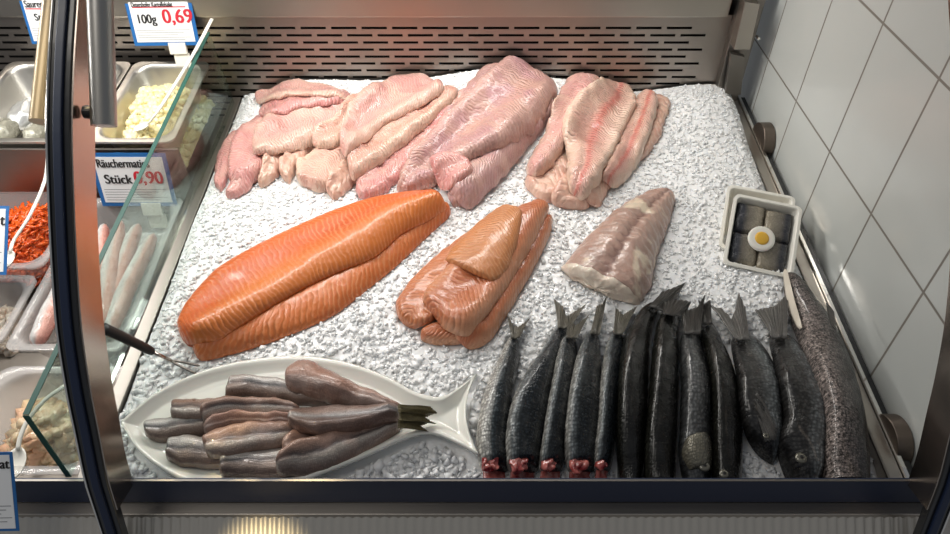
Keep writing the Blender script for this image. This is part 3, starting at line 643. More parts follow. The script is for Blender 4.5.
spoon([(48, 152), (45, 180), (30, 215), (14, 240), (10, 252)], [.07, .05, .025, .0, -.006], 0, 'white plastic spoon lying in the carrot salad', .012)
spoon([(66, 385), (45, 400), (28, 420), (20, 438), (18, 450)], [.03, .018, .008, .0, -.006], 0, 'white plastic spoon lying in the creamy fish salad', .014)

# price signs
def text_mesh(body, size, mat, parent, pos, frame3, sx=1., bold=0.):
    cu = bpy.data.curves.new('t', 'FONT'); cu.body = body; cu.size = size; cu.extrude = .00015; cu.offset = 0; cu.align_x = 'LEFT'
    t = bpy.data.objects.new('t', cu); COL.objects.link(t); bpy.context.view_layer.update()
    me = bpy.data.meshes.new_from_object(t.evaluated_get(bpy.context.evaluated_depsgraph_get())); bpy.data.objects.remove(t)
    X, Y, Z = frame3; me.materials.clear(); me.materials.append(mat)
    if bold:                                             # heavier strokes: a second and third strike of the same letters, slightly shifted
        bm = bmesh.new(); bm.from_mesh(me); g0 = bm.verts[:]+bm.edges[:]+bm.faces[:]
        for dx in (bold*size, -bold*size):
            r_ = bmesh.ops.duplicate(bm, geom=g0)
            for e in r_['geom']:
                if isinstance(e, bmesh.types.BMVert): e.co.x += dx; e.co.z += dx*.002
        bm.to_mesh(me); bm.free()
    for v in me.vertices:
        c = np.array([(v.co.x*sx+pos[0]), v.co.y+pos[1], v.co.z+.0012]); w = X*c[0]+Y*c[1]+Z*c[2]; v.co = Vector(w)
    o = bpy.data.objects.new('lettering', me); COL.objects.link(o); o.parent = parent; return o
def sign(tl, tr, bl, ztl, zbl, lines, lab, clip=None, bar=None):
    f_ = (lambda p, k: Rb.T@wy(p, k[1])) if isinstance(ztl, tuple) else bedz
    TL = f_(tl, ztl); TR = f_(tr, ztl); BL = f_(bl, zbl); X = TR-TL; w = np.linalg.norm(X); X = X/w; Y = TL-BL; Y = Y-X*(Y@X); h = np.linalg.norm(Y); Y = Y/h; Z = np.cross(X, Y)
    org = TL-Y*h
    root = empty('price_sign', org); tag(root, lab, 'price sign', 'blue framed price signs')
    F3 = (X, Y, Z)
    def plate(name, a, b, z0, z1, mat):
        c = lambda x, y, z: X*x+Y*y+Z*z
        V = [c(a[0], a[1], z0), c(b[0], a[1], z0), c(b[0], b[1], z0), c(a[0], b[1], z0)]; V = V+[v+Z*(z1-z0) for v in V]
        me = bpy.data.meshes.new(name); me.from_pydata([tuple(v) for v in V], [], [(3, 2, 1, 0), (4, 5, 6, 7), (0, 1, 5, 4), (1, 2, 6, 5), (2, 3, 7, 6), (3, 0, 4, 7)]); me.materials.append(mat)
        o = bpy.data.objects.new(name, me); COL.objects.link(o); o.parent = root; return o
    plate('frame', (0, 0), (w, h), -.001, .0, M['blue_plastic']); e = .055*w
    plate('card', (e, e), (w-e, h-e), .0, .0006, M['paper'])
    for (s, fx, fyy, size, mat, sx) in lines: text_mesh(s, size*h, M[mat], root, (fx*w, fyy*h, 0), F3, sx*.9, .03)
    if bar: plate('red_underline', (bar[0]*w, bar[1]*h), (bar[2]*w, (bar[1]+.022)*h), .0006, .0009, M['red_ink'])
    for i in range(5 if clip is not None else 0):
        yy = (.32-.05*i)*h; plate('small_print', (e*1.6, yy), ((.9-.1*(i % 3))*w, yy+.008*h), .0006, .0008, M['inkgrey'])
    if clip: plate('clip', (w*.52, -.18*h), (w*.78, .06*h), -.004, .002, M['cream_plastic']); plate('clip_foot', (w*.56, -.45*h), (w*.8, -.17*h), -.004, -.002, M['cream_plastic'])
    return root
sign((123, -3), (190, -4), (138, 46), ('y', .834), ('y', .812), [('Detershofer Kartoffelsalat', .09, .80, .135, 'ink', .68), ('100g', .12, .47, .26, 'ink', .95), ('0,69', .52, .47, .40, 'red_ink', 1.05)], 'price sign reading 100g 0,69 behind the potato salad', True, (.1, .78, .9))
sign((87, 153), (165, 153), (92, 206), ('y', rp[2]-.022), ('y', rp[2]-.045), [('Räuchermatjes', .08, .74, .22, 'ink', .78), ('Stück', .13, .44, .24, 'ink', 1.), ('0,90', .52, .44, .33, 'red_ink', 1.)], 'price sign reading Räuchermatjes Stück 0,90 behind the glass partition', True)
sign((17, -6), (71, -6), (37, 44), ('y', .834), ('y', .812), [('Saurer', .08, .74, .2, 'ink', .8), ('Stück', .2, .48, .2, 'ink', 1.)], 'price sign reading Saurer at the top left', False, (.08, .70, .9))
sign((-45, 205), (9, 206), (-40, 274), .10, .03, [('t', .86, .72, .22, 'ink', 1.)], 'blue framed price sign beside the carrot salad at the left edge', False)
sign((-42, 453), (12, 452), (-36, 532), .12, .05, [('at', .76, .8, .17, 'ink', 1.)], 'blue framed price sign at the lower left corner in front of the rail', False)
# ================================================================== ON THE ICE
WH = ('whitefish')
fa = flesh('pale_pink_fillet', 'D29A92', 'D9AA9C', 'F0D8CC', k=165, lw=.5, patch=('BE7A7A', 14, .56, .45), edge='E0C0AC')
fb = flesh('cream_fillet', 'D6AA98', 'CE9686', 'EED8CA', k=170, lw=.5, patch=('CF9D90', 12, .6, .4), edge='E2C8B2')
fc = flesh('mauve_fillet', 'BC9286', 'B28486', 'DABBAE', k=150, lw=.35, patch=('A9827A', 11, .55, .5), edge='CFA79B', sss=.05)
fd = flesh('rosy_fillet', 'D2A193', 'D8AF9C', 'ECD2C4', k=160, lw=.45, mid=('C2564E', .55, 7., .75), edge='E5CDB8')
fe = flesh('pink_fillet', 'CE8E8A', 'D4A096', 'E9C8BE', k=150, lw=.4, patch=('C9807F', 14, .52, .5))
tend = flesh('tendon_white_fillet', 'D6B09C', 'CFA08E', 'EAD2C0', k=60, lw=.4, scale=40)
def fil(name, label, cat, grp, L, R, th, mat, **kw):
    if name == 'fish_fillet': kw = dict(dict(p=3.6, q=.5, groove=.14, gv=.1, edj=.004, jit=.0032, sg=3, r=(.08, .1), wend=(.5, .4)), **kw)
    if name == 'trout_fillet': kw = dict(dict(p=3.4, q=.5, edj=.0015, jit=.0012, sg=3, dil=2), **kw)
    if cat == 'herring fillet' or name == 'split_herring': kw = dict(dict(p=3.2, q=.75, groove=.1, gv=-.1, edj=.002, jit=.0022), **kw)
    o = loft(name, L, R, th, mat, **kw); tag(o, label, cat, grp); return o
g1, g2, g3, g4 = 'fillets of the first pale pile', 'fillets of the second pale pile', 'fillets of the third pale pile', 'fillets of the fourth pale pile'
n_ = 'fish_fillet'; c_ = 'fish fillet'
# pile 1
fil(n_, 'thin pink fillet at the far left edge of the leftmost pale pile', c_, g1, [(214, 186), (216, 160), (226, 140), (240, 128)], [(222, 192), (230, 172), (238, 152), (250, 140)], 0.011, fe, seed=1)
fil(n_, 'pink fillet on the left flank of the leftmost pale pile', c_, g1, [(226, 178), (230, 150), (243, 126), (262, 112)], [(246, 186), (262, 172), (272, 150), (285, 130)], 0.020, fe, seed=2)
fil(n_, 'small deep pink fillet lying lowest at the front of the leftmost pale pile', c_, g1, [(224, 195), (232, 178), (248, 162), (268, 152)], [(232, 197), (248, 188), (262, 172), (284, 158)], 0.015, fe, seed=3)
fil(n_, 'narrow cream fillet end at the front of the leftmost pale pile', c_, g1, [(258, 184), (262, 166), (272, 150), (282, 140)], [(266, 184), (280, 170), (288, 156), (300, 142)], 0.016, tend, seed=4)
fil(n_, 'small pale fillet end under the right of the leftmost pale pile', c_, g1, [(279, 174), (281, 160), (292, 145), (305, 132)], [(290, 182), (298, 166), (312, 150), (330, 136)], 0.018, tend, seed=5)
fil(n_, 'broad pink fillet across the front of the leftmost pale pile', c_, g1, [(251, 140), (262, 120), (285, 108), (312, 102), (345, 100)], [(253, 156), (275, 153), (300, 148), (322, 138), (352, 118)], 0.021, fa, seed=6)
fil(n_, 'folded pink strip between the two upper fillets of the leftmost pale pile', c_, g1, [(257, 108), (270, 100), (295, 95), (325, 95), (345, 97)], [(260, 118), (280, 114), (300, 108), (325, 106), (346, 106)], 0.010, fe, seed=7)
fil(n_, 'thin pink fillet lying topmost on the leftmost pale pile', c_, g1, [(254, 93), (270, 84), (295, 81), (325, 85), (352, 93)], [(256, 102), (275, 100), (298, 96), (322, 99), (352, 104)], 0.010, fa, seed=8, curl=.3)
# pile 2
fil(n_, 'pale lump of fillet at the lower left of the second pale pile', c_, g2, [(294, 178), (298, 158), (310, 142), (335, 130)], [(318, 190), (337, 184), (348, 168), (362, 150)], 0.025, fb, seed=9)
fil(n_, 'small pale fillet end poking out below the second pale pile', c_, g2, [(325, 188), (331, 175), (345, 160), (360, 150)], [(334, 199), (346, 190), (360, 176), (372, 162)], 0.015, tend, seed=10)
fil(n_, 'rosy fillet lying lowest on the right of the second pale pile', c_, g2, [(354, 184), (368, 165), (395, 145), (425, 125), (450, 105)], [(360, 198), (382, 192), (405, 172), (430, 145), (460, 115)], 0.021, fe, seed=11)
fil(n_, 'cream fillet band in the middle of the second pale pile', c_, g2, [(346, 160), (360, 140), (390, 120), (420, 102), (450, 84)], [(353, 182), (372, 166), (400, 146), (430, 122), (462, 92)], 0.025, fb, seed=12)
fil(n_, 'short rounded cream fillet at the upper left of the second pale pile', c_, g2, [(310, 138), (320, 123), (335, 110), (355, 94), (375, 86)], [(318, 148), (338, 144), (350, 132), (365, 118), (385, 102)], 0.018, fb, seed=13)
fil(n_, 'large cream fillet lying topmost on the second pale pile', c_, g2, [(338, 140), (345, 112), (362, 92), (390, 77), (420, 74), (442, 84)], [(346, 160), (358, 145), (380, 126), (405, 112), (428, 100), (446, 92)], 0.023, fa, seed=14)
# pile 3
fil(n_, 'narrow mauve fillet at the bottom right of the grey-pink third pile', c_, g3, [(446, 192), (465, 176), (490, 155), (515, 135)], [(455, 208), (482, 196), (505, 172), (527, 146)], 0.016, fc, seed=15)
fil(n_, 'mauve fillet with a cream stripe under the big one of the third pile', c_, g3, [(440, 170), (462, 150), (490, 130), (520, 110), (552, 90)], [(452, 198), (470, 204), (495, 182), (525, 148), (557, 112)], 0.026, flesh('striped_mauve_fillet', 'BE9492', 'C8A196', 'DFC6BC', k=150, lw=.3, mid=('D6BC92', .32, 6, .8)), seed=16)
fil(n_, 'mauve fillet edge showing behind the big one of the third pile', c_, g3, [(400, 165), (432, 122), (462, 90), (492, 60), (508, 57)], [(430, 170), (460, 130), (490, 95), (515, 72), (530, 66)], 0.016, fc, seed=17)
fil(n_, 'big grey-pink fillet lying topmost on the third pile', c_, g3, [(391, 182), (405, 160), (430, 130), (458, 102), (485, 75), (512, 56)], [(412, 192), (440, 176), (468, 158), (510, 142), (540, 118), (563, 84)], 0.033, fc, seed=18, r=(.15, .10), wend=(.3, .55))
fil(n_, 'mauve folded flap at the front of the third pile', c_, g3, [(428, 158), (440, 154), (455, 156), (470, 160)], [(438, 182), (450, 190), (462, 184), (474, 172)], 0.011, fe, seed=19)
# pile 4
fil(n_, 'pale rounded fillet end under the left of the fourth pile', c_, g4, [(523, 182), (528, 170), (545, 150), (560, 130)], [(542, 200), (562, 196), (572, 170), (580, 145)], 0.020, tend, seed=20)
fil(n_, 'pale fillet end below the middle of the fourth pile', c_, g4, [(548, 200), (556, 186), (568, 170), (580, 150)], [(570, 207), (590, 204), (596, 182), (600, 155)], 0.020, tend, seed=21)
fil(n_, 'pale fillet end below the right of the fourth pile', c_, g4, [(582, 200), (588, 185), (600, 165), (610, 150)], [(600, 206), (608, 192), (616, 172), (622, 155)], 0.015, tend, seed=22)
fil(n_, 'translucent skin-edged fillet at the far right of the fourth pile', c_, g4, [(630, 160), (640, 135), (646, 110), (645, 92)], [(642, 160), (658, 140), (668, 112), (672, 98)], 0.013, tend, seed=23)
fil(n_, 'rosy fillet with red centre line on the right of the fourth pile', c_, g4, [(600, 178), (612, 152), (622, 125), (634, 100), (642, 88)], [(616, 187), (634, 168), (648, 140), (656, 114), (658, 98)], 0.021, fd, seed=24)
fil(n_, 'pink fillet on the left of the fourth pile', c_, g4, [(524, 170), (532, 148), (545, 120), (557, 95), (570, 74)], [(538, 178), (556, 160), (572, 135), (586, 110), (604, 82)], 0.025, fa, seed=25, r=(.08, .1), wend=(.5, .4))
fil(n_, 'large rosy fillet with a red seam lying topmost on the fourth pile', c_, g4, [(566, 186), (567, 155), (562, 125), (572, 100), (592, 84), (612, 75)], [(582, 202), (596, 188), (610, 158), (624, 128), (636, 104), (632, 80)], 0.025, fd, seed=26, r=(.09, .12), wend=(.4, .4))

# salmon
sa = flesh('salmon_flesh', 'CC5E24', 'C2511A', 'ECA074', k=112, chev=.055, zig=0, lw=.55, scale=14, mid=('D4661E', .12, 4, .7), rough=.34, bump=.3, sss=.08, midpos=.2, edge='CE7632')
sb = flesh('salmon_belly', 'D0743A', 'C86A34', 'EDB07E', k=105, chev=.06, zig=0, lw=.36, scale=14, bump=.35, midpos=.1, patch=('A5401C', 12, .6, .5))
gs_ = 'salmon fillets'
fil('salmon_fillet', 'lower orange salmon fillet showing along the front of the upper one', 'salmon fillet', gs_, [(188, 340), (220, 318), (270, 290), (330, 250), (390, 215), (446, 198)],
    [(198, 360), (240, 349), (290, 332), (332, 313), (368, 286), (400, 260), (426, 235), (453, 210)], .022, sb, seed=30, r=(.03, .05), wend=(.6, .3))
fil('salmon_fillet', 'large orange salmon fillet lying on top', 'salmon fillet', gs_, [(175, 334), (180, 314), (196, 290), (220, 266), (255, 246), (300, 224), (345, 206), (390, 195), (436, 190)],
    [(213, 343), (240, 322), (272, 302), (304, 284), (338, 268), (374, 254), (400, 232), (424, 220), (448, 207)], .030, sa, vpk=.3, jit=.001, q=.5, p=2.8, seed=31, r=(.05, .03), wend=(.65, .75), bulge=(.01, 0))
# trout fillets
ta = flesh('trout_fillet_orange', 'BE7144', 'B0643C', 'E2AA80', k=135, zig=0, chev=.05, lw=.45, scale=18, bump=.35, sss=.04, edge='BC7450')
tb = flesh('trout_fillet_pink', 'B96A42', 'AC5E3C', 'E0A47E', k=125, zig=0, chev=.06, lw=.45, scale=16, bump=.35, sss=.04, edge='CF9A78')
tc = flesh('trout_fillet_light', 'C47F4E', 'B87446', 'DFAC80', k=140, zig=0, chev=.05, lw=.45, scale=18, bump=.35, sss=.04)
gt = 'trout fillets in the middle pile'
fil('trout_fillet', 'small orange-pink piece at the front bottom of the trout fillets', 'trout fillet', gt, [(418, 334), (430, 324), (448, 320), (466, 318)], [(424, 341), (440, 343), (458, 342), (478, 336)], .018, tb, seed=32)
fil('trout_fillet', 'orange trout fillet along the right edge of its pile', 'trout fillet', gt, [(450, 335), (470, 315), (495, 285), (518, 250), (538, 218)], [(474, 350), (492, 336), (512, 304), (532, 270), (548, 238), (556, 212)], .022, tb, seed=33, wend=(.4, .3))
fil('trout_fillet', 'orange trout fillet at the left back of its pile', 'trout fillet', gt, [(392, 314), (400, 293), (422, 267), (450, 244), (478, 225), (510, 208)], [(420, 330), (436, 318), (460, 290), (490, 262), (520, 236), (540, 215)], .022, ta, seed=34, r=(.08, .1))
fil('trout_fillet', 'big trout fillet with fine ribs in the middle of its pile', 'trout fillet', gt, [(420, 297), (435, 278), (455, 258), (485, 232), (512, 212), (536, 204)], [(446, 332), (468, 336), (484, 318), (505, 290), (524, 260), (540, 230), (551, 208)], .022, tb, seed=35, dil=4, sg=7, r=(.06, .06), wend=(.75, .4))
fil('trout_fillet', 'small smooth light orange fillet lying topmost on the trout fillets', 'trout fillet', gt, [(444, 262), (456, 246), (476, 228), (494, 215), (505, 210)], [(493, 283), (506, 272), (515, 252), (520, 232), (523, 211)], .010, tc, seed=36, dil=5, sg=9, r=(.04, .06), wend=(.85, .7), bulge=(.004, 0))
# monkfish tail
mk = flesh('monkfish_tail_skin', 'B8988A', 'A28478', 'D8C8BC', k=60, chev=.03, lw=.2, scale=24, mid=('7A5A52', .5, 12, .8), patch=('E0D0B8', 16, .56, .8), sss=.12, bump=.3)
mkc = flesh('monkfish_cut', 'DCC8B6', 'E2D4C2', 'EFE6DA', k=30, lw=.2, scale=40)
o = loft('monkfish_tail', [(563, 262), (575, 246), (596, 224), (620, 203), (646, 188), (668, 182)], [(641, 297), (652, 282), (656, 262), (663, 238), (672, 214), (678, 192)], .045, mk, seed=37, p=2.6, groove=.18, gv=-.05, jit=.004, edj=.003, r=(.0, .1), wend=(1, .3), tprof=(.8, 1, .85, .6, .45), bulge=(.004, 0), cut=(0, mkc, 'cut_face'))
tag(o, 'pale pinkish monkfish tail piece lying alone on the ice', 'fish tail')

# ------------------------------------------------------------------ platter
U = [(121, 421), (150, 396), (180, 379), (215, 366), (255, 358), (300, 355), (345, 361), (385, 375), (415, 391), (440, 397), (460, 387), (477, 374)]
Lw = [(121, 424), (140, 452), (170, 474), (200, 486), (245, 490), (290, 484), (330, 470), (365, 456), (400, 440), (430, 433), (458, 444), (479, 456)]
zpl = .019
N = 110; T = np.linspace(0, 1, N); A = spline([bedz(p, zpl) for p in U], N)[:, :2]; B = spline([bedz(p, zpl) for p in Lw], N)[:, :2]
B[:, 1] = np.maximum(B[:, 1], -.018); K = 34; V = []; PX = np.zeros((N, K)); PY = PX.copy(); PZ = PX.copy()
for i in range(N):
    w = np.linalg.norm(A[i]-B[i]); d = np.array([1, 0])
    for k in range(K):
        f = k/(K-1); f = f*f*(3-2*f)*.5+f*.5; q = A[i]*(1-f)+B[i]*f; s = 1-(2*f-1)**2
        q = q-d*(.016*s*max(0, (T[i]-.86)/.14)**1.5)
        e = min(f, 1-f)*w; ee = min(e, T[i]*.75+.0, (1-T[i])*.5+.002 if T[i] > .9 else 9)
        z = zpl-.012*min(1, max(0, (ee-.006)/.018))**.8
        if T[i] > .8: z += .004*((T[i]-.8)/.2)
        if k in (0, K-1): z -= .002
        q = (q[0], max(q[1], -.018)); PX[i, k], PY[i, k], PZ[i, k] = q[0], q[1], z
Vt = np.stack([PX, PY, PZ], 2).reshape(-1, 3); Vb = Vt-np.array([0, 0, .004]); F = [(i*K+k, i*K+k+1, (i+1)*K+k+1, (i+1)*K+k) for i in range(N-1) for k in range(K-1)]
n = N*K; F2 = [tuple(q+n for q in f[::-1]) for f in F]; bd = [k for k in range(K)]+[(i+1)*K-1 for i in range(1, N)]+[(N-1)*K+k for k in range(K-2, -1, -1)]+[i*K for i in range(N-2, 0, -1)]
F3 = [(bd[j], n+bd[j], n+bd[(j+1) % len(bd)], bd[(j+1) % len(bd)]) for j in range(len(bd))]
PL = np.zeros_like(H); H_, H = H, PL-1; stamp(PX, PY, PZ); PL = dilate(H, 1) > -.5; H = H_
o = mesh_obj('fish_platter', np.vstack([Vt, Vb]), [f[::-1] for f in F]+[f[::-1] for f in F2]+[f[::-1] for f in F3], M['porcelain']); tag(o, 'white porcelain platter in the shape of a fish', 'platter'); stamp(PX, PY, PZ)
bmx = bmesh.new(); bmx.from_mesh(o.data); bmesh.ops.recalc_face_normals(bmx, faces=bmx.faces); bmx.to_mesh(o.data); bmx.free()

def hsk(nm, stops, **kw): return skin(nm, stops, k=420, rough=.26, bump=.3, metal=.12, coat=.7, gain=1.25, net=.35, **kw)
ha = hsk('herring_fillet_brown', [(0, '84685A'), (.3, '8E7264'), (.55, '463E3E'), (.75, 'A79E96'), (1, '8C7568')], tint=('9C7C6E', 25, .5))
hb = hsk('herring_fillet_pink', [(0, '8F6E62'), (.4, '9A7768'), (.7, '7A6259'), (1, '8F7265')], tint=('B9ADA6', 30, .35))
hc = hsk('herring_fillet_silver', [(0, '6E625C'), (.3, 'B9B4AF'), (.5, '4A484A'), (.75, '8A7A70'), (1, '6A5850')], tint=('8C766A', 28, .5))
hd = flesh('herring_flesh', '8E6A5A', '9E7866', 'B59484', k=120, chev=.05, lw=.3, scale=30, rough=.25, sss=.03)
gh = 'herring fillets on the platter'; hn = 'herring_fillet'; hcat = 'herring fillet'
fil(hn, 'silvery fillet end at the far left tip of the herring pile', hcat, gh, [(143, 421), (158, 418), (180, 415), (210, 412)], [(146, 438), (160, 441), (182, 438), (212, 434)], .016, hc, seed=40, r=(.08, .1), wend=(.7, .4))
fil(hn, 'short silver fillet end at the lower left of the herring pile', hcat, gh, [(168, 438), (185, 434), (210, 436), (235, 438)], [(166, 460), (185, 466), (212, 467), (236, 465)], .018, hc, seed=41, r=(.05, .1), wend=(.8, .5))
fil(hn, 'short brown fillet end at the upper left of the herring pile', hcat, gh, [(172, 399), (190, 397), (215, 397), (240, 398)], [(170, 417), (190, 419), (215, 419), (240, 418)], .016, ha, seed=42, r=(.05, .1), wend=(.8, .5))
fil(hn, 'long silver-edged fillet behind the others at the top of the platter', hcat, gh, [(228, 376), (250, 374), (285, 378), (320, 385), (350, 392)], [(224, 396), (250, 395), (285, 401), (320, 405), (350, 406)], .016, hc, seed=43, r=(.04, .1), wend=(.8, .5))
fil(hn, 'silver fillet at the very bottom of the herring pile', hcat, gh, [(220, 457), (245, 450), (270, 447), (300, 446)], [(220, 476), (250, 478), (275, 478), (302, 474)], .016, hc, seed=44, r=(.06, .1), wend=(.7, .5))
fil(hn, 'long brown fillet across the upper middle of the herring pile', hcat, gh, [(200, 410), (215, 400), (240, 397), (270, 398), (300, 404)], [(204, 424), (230, 419), (255, 417), (280, 417), (302, 418)], .017, ha, seed=45, r=(.06, .1), wend=(.6, .5))
fil(hn, 'pink-brown fillet between the two long ones of the herring pile', hcat, gh, [(202, 424), (218, 415), (242, 411), (270, 412), (300, 416)], [(204, 436), (228, 430), (252, 428), (280, 428), (302, 428)], .016, hb, seed=46, r=(.08, .1))
fil(hn, 'long fillet with a silver lower edge in the middle of the herring pile', hcat, gh, [(201, 438), (222, 426), (250, 421), (280, 422), (305, 424)], [(208, 459), (228, 457), (252, 450), (280, 446), (306, 442)], .019, ha, seed=47, r=(.05, .1), wend=(.7, .5))
fil(hn, 'small pink fillet piece right of centre on the herring pile', hcat, gh, [(280, 440), (298, 430), (322, 428), (345, 430)], [(284, 458), (300, 454), (325, 446), (346, 442)], .016, hb, seed=48)
th = fil('split_herring', 'tailed herring fillet lying lowest on the right of the platter', 'split herring', gh, [(276, 456), (300, 440), (335, 430), (370, 424), (398, 419)], [(276, 476), (312, 476), (345, 464), (375, 447), (402, 428)], .022, ha, seed=49, r=(.06, .05), wend=(.6, .5))
tu = fil('split_herring', 'tailed herring fillet folded at the upper right of the platter', 'split herring', gh, [(284, 372), (296, 360), (312, 360), (340, 375), (370, 389), (402, 404)], [(286, 388), (305, 394), (330, 402), (355, 408), (380, 411), (402, 413)], .024, hb, seed=50, r=(.06, .05), wend=(.6, .5))
tm = fil('split_herring', 'tailed herring fillet with blue-grey end in the middle right of the platter', 'split herring', gh, [(287, 416), (302, 406), (330, 403), (365, 405), (402, 408)], [(289, 426), (305, 432), (335, 432), (370, 428), (402, 421)], .024, hsk('herring_fillet_blue', [(0, '5E4F4A'), (.3, '7E685E'), (.5, '8F8C8C'), (.75, '5C4B45'), (1, '7E6458')]), seed=51, r=(.06, .05), wend=(.6, .5))
fm = NT('olive_fin'); u_ = fm.noise(300, 2); fm.set(base=fm.mix(u_, s2l('3A3420'), s2l('6F6440')), rough=.45); fm.bump(u_, .5, .001); FIN = fm.m
fan('tail_fin', (398, 404), (398, 412), [(430, 405), (437, 411), (425, 413)], .018, FIN, tu)
fan('tail_fin', (399, 409), (399, 420), [(434, 412), (424, 416), (436, 422)], .016, FIN, tm)
fan('tail_fin', (398, 419), (398, 428), [(430, 420), (420, 424), (428, 430)], .012, FIN, th)

# ------------------------------------------------------------------ whole fish in the front row
def dfin(name, c):
    m = NT(name); u, v = m.uv(); f = m.math('MULTIPLY_ADD', m.math('SINE', m.math('MULTIPLY', u, 150)), .35, m.noise(160, 3)); m.set(base=m.mix(f, tuple(v_*.3 for v_ in s2l(c)[:3])+(1,), s2l(c)), rough=.4, coat=.3); m.bump(f, .5, .001); return m.m
FH = dfin('herring_fin', '6E6A5E'); FT = dfin('dark_fin', '3A3733'); FB = dfin('grey_fin', '6A6763')
her = skin('herring_skin', [(0, 'B7B4AC'), (.16, '6E7476'), (.34, '262C30'), (.55, '1C2228'), (.78, '20262B'), (1, '3A3F42')], k=230, gain=1.5, rough=.2, bump=.5, metal=.12)
her2 = skin('pale_bellied_herring_skin', [(0, 'C9C5BC'), (.3, 'A8A8A4'), (.45, '3C4448'), (.65, '1A2026'), (1, '1F252A')], k=230, gain=1.5, rough=.2, bump=.5, metal=.12)
trt = skin('dark_trout_skin', [(0, '2C2C26'), (.3, '171614'), (.6, '0C0C0C'), (1, '1A1916')], k=300, gain=1.0, rough=.18, bump=.4, speck=('040404', 210, .6, .9), metal=.08)
mul = skin('grey_mullet_skin', [(0, '3A3B3B'), (.35, '6B6D6E'), (.6, '3C3E40'), (1, '1E1F20')], k=190, gain=1.2, rough=.22, bump=.55, metal=.08)
bre = skin('bream_skin', [(0, '2A2928'), (.4, '3E3D3D'), (.7, '8A9092'), (.85, '4A4C4E'), (1, '2A2A2A')], k=210, gain=1.25, rough=.22, bump=.55, metal=.08)
spk = skin('speckled_skin', [(0, '9A8E88'), (.35, '857A76'), (.62, '4C4644'), (1, '2E2B2A')], k=330, rough=.26, bump=.5, speck=('1A1716', 260, .52, .85), metal=.15)
red = NT('raw_red_wound'); f = red.noise(60, 3, dist=.6); red.set(base=red.mix(red.ramp(f, [(.35, (0, 0, 0, 1)), (.6, (1,)*4)]), s2l('7A1016'), s2l('C07068')), rough=.2, coat=.6, sss=.05, ssss=.004); red.bump(f, .6, .003); RED = red.m
def eye(parent, px, r, ring, lift=.0):
    q = zat(px, lift, 1); q[1] = max(q[1], -.014)
    e = ball('eye', q, r, ring, parent, sc=(1, 1, .45), seg=18)
    e['_o'] = parent['_o']; ball('pupil', (q[0], q[1], q[2]+r*.22), r*.55, M['plastic_black'], e, sc=(1, 1, .5), seg=14)
ering = plain('silver_eye_ring', '6A675C', .25, .4, coat=.8)
gf = 'headless herrings in the front row'
def whole(name, label, cat, grp, L, R, th, mat, tail, fmat, cut=None, seed=0, tl=.012, wend=(.35, .75), r=(.12, .05), **kw):
    o = loft(name, L, R, th, mat, seed=seed, r=r, wend=wend, cut=cut, p=2.1, q=.5, jit=.0008, sg=5, cutoff=.028, tprof=kw.pop('tprof', (.35, .6, .9, 1, 1, .95, .9)), **kw)
    tag(o, label, cat, grp); 
    if tail: fan('tail_fin', tail[0], tail[-1], tail[1:-1], tl, fmat, o)
    return o
ct = (1, RED, 'cut_end')
# (outlines run from the tail towards the rail)
whole('herring', 'headless herring with pale belly, leftmost of the front row', 'herring', gf, [(510, 330), (501, 350), (488, 378), (479, 410), (476, 440), (480, 468)], [(519, 332), (520, 355), (516, 380), (513, 410), (510, 440), (509, 468)], .034, her2,
      [(511, 338), (507, 312), (514, 324), (519, 325), (531, 315), (519, 338)], FH, ct, 60)
whole('herring', 'broad headless herring, second from the left of the front row', 'herring', gf, [(558, 318), (543, 345), (526, 370), (513, 396), (506, 430), (507, 468)], [(570, 322), (567, 340), (558, 372), (551, 408), (545, 440), (539, 468)], .040, her,
      [(558, 328), (554, 297), (563, 304), (567, 315), (588, 301), (570, 328)], FH, ct, 61)
whole('herring', 'narrow headless herring squeezed in third from the left of the front row', 'herring', gf, [(565, 330), (558, 350), (552, 380), (546, 412), (542, 440), (538, 468)], [(577, 332), (579, 350), (577, 378), (574, 410), (568, 440), (564, 468)], .032, her,
      [(566, 338), (568, 312), (576, 324), (591, 311), (577, 338)], FH, ct, 62)
whole('herring', 'headless herring with upright split tail, fourth from the left of the front row', 'herring', gf, [(588, 325), (580, 345), (572, 375), (567, 410), (565, 440), (567, 468)], [(600, 326), (602, 350), (604, 378), (604, 410), (602, 440), (596, 468)], .036, her,
      [(590, 334), (597, 304), (603, 302), (608, 292), (600, 334)], FH, ct, 63)
whole('herring', 'slim brownish headless herring beside the black trout', 'herring', gf, [(613, 326), (606, 345), (601, 378), (599, 412), (596, 440), (594, 468)], [(624, 328), (625, 350), (623, 380), (620, 412), (617, 440), (612, 468)], .030, her,
      [(613, 334), (616, 305), (623, 313), (638, 304), (623, 334)], FH, ct, 64)
for ob in [x for x in bpy.data.objects if x.name.split('.')[0] == 'herring']:
    X_, Y_, Z_, T_, v_ = o_data[ob.name]; k_ = int(len(T_)*.95); wr = np.linalg.norm([X_[k_, 0]-X_[k_, 22], Y_[k_, 0]-Y_[k_, 22]])
    for f_, sz_, dz in ((.28, .27, .006), (.50, .17, .004)):
        cx_ = X_[k_, 0]*(1-f_)+X_[k_, 22]*f_; cy_ = Y_[k_, 0]*(1-f_)+Y_[k_, 22]*f_-.004
        g_ = ball('torn_gut', (cx_, max(cy_, -.004), Z_[k_].max()-dz), wr*sz_, RED, ob, sc=(.9, 1.25, .55), seg=24)
        for q_ in g_.data.vertices:
            n_ = mn.noise(Vector(q_.co)*170); q_.co += Vector((n_, mn.noise(Vector(q_.co)*140+Vector((5, 0, 0))), n_))*.0045
gtt = 'dark trout in the front row'
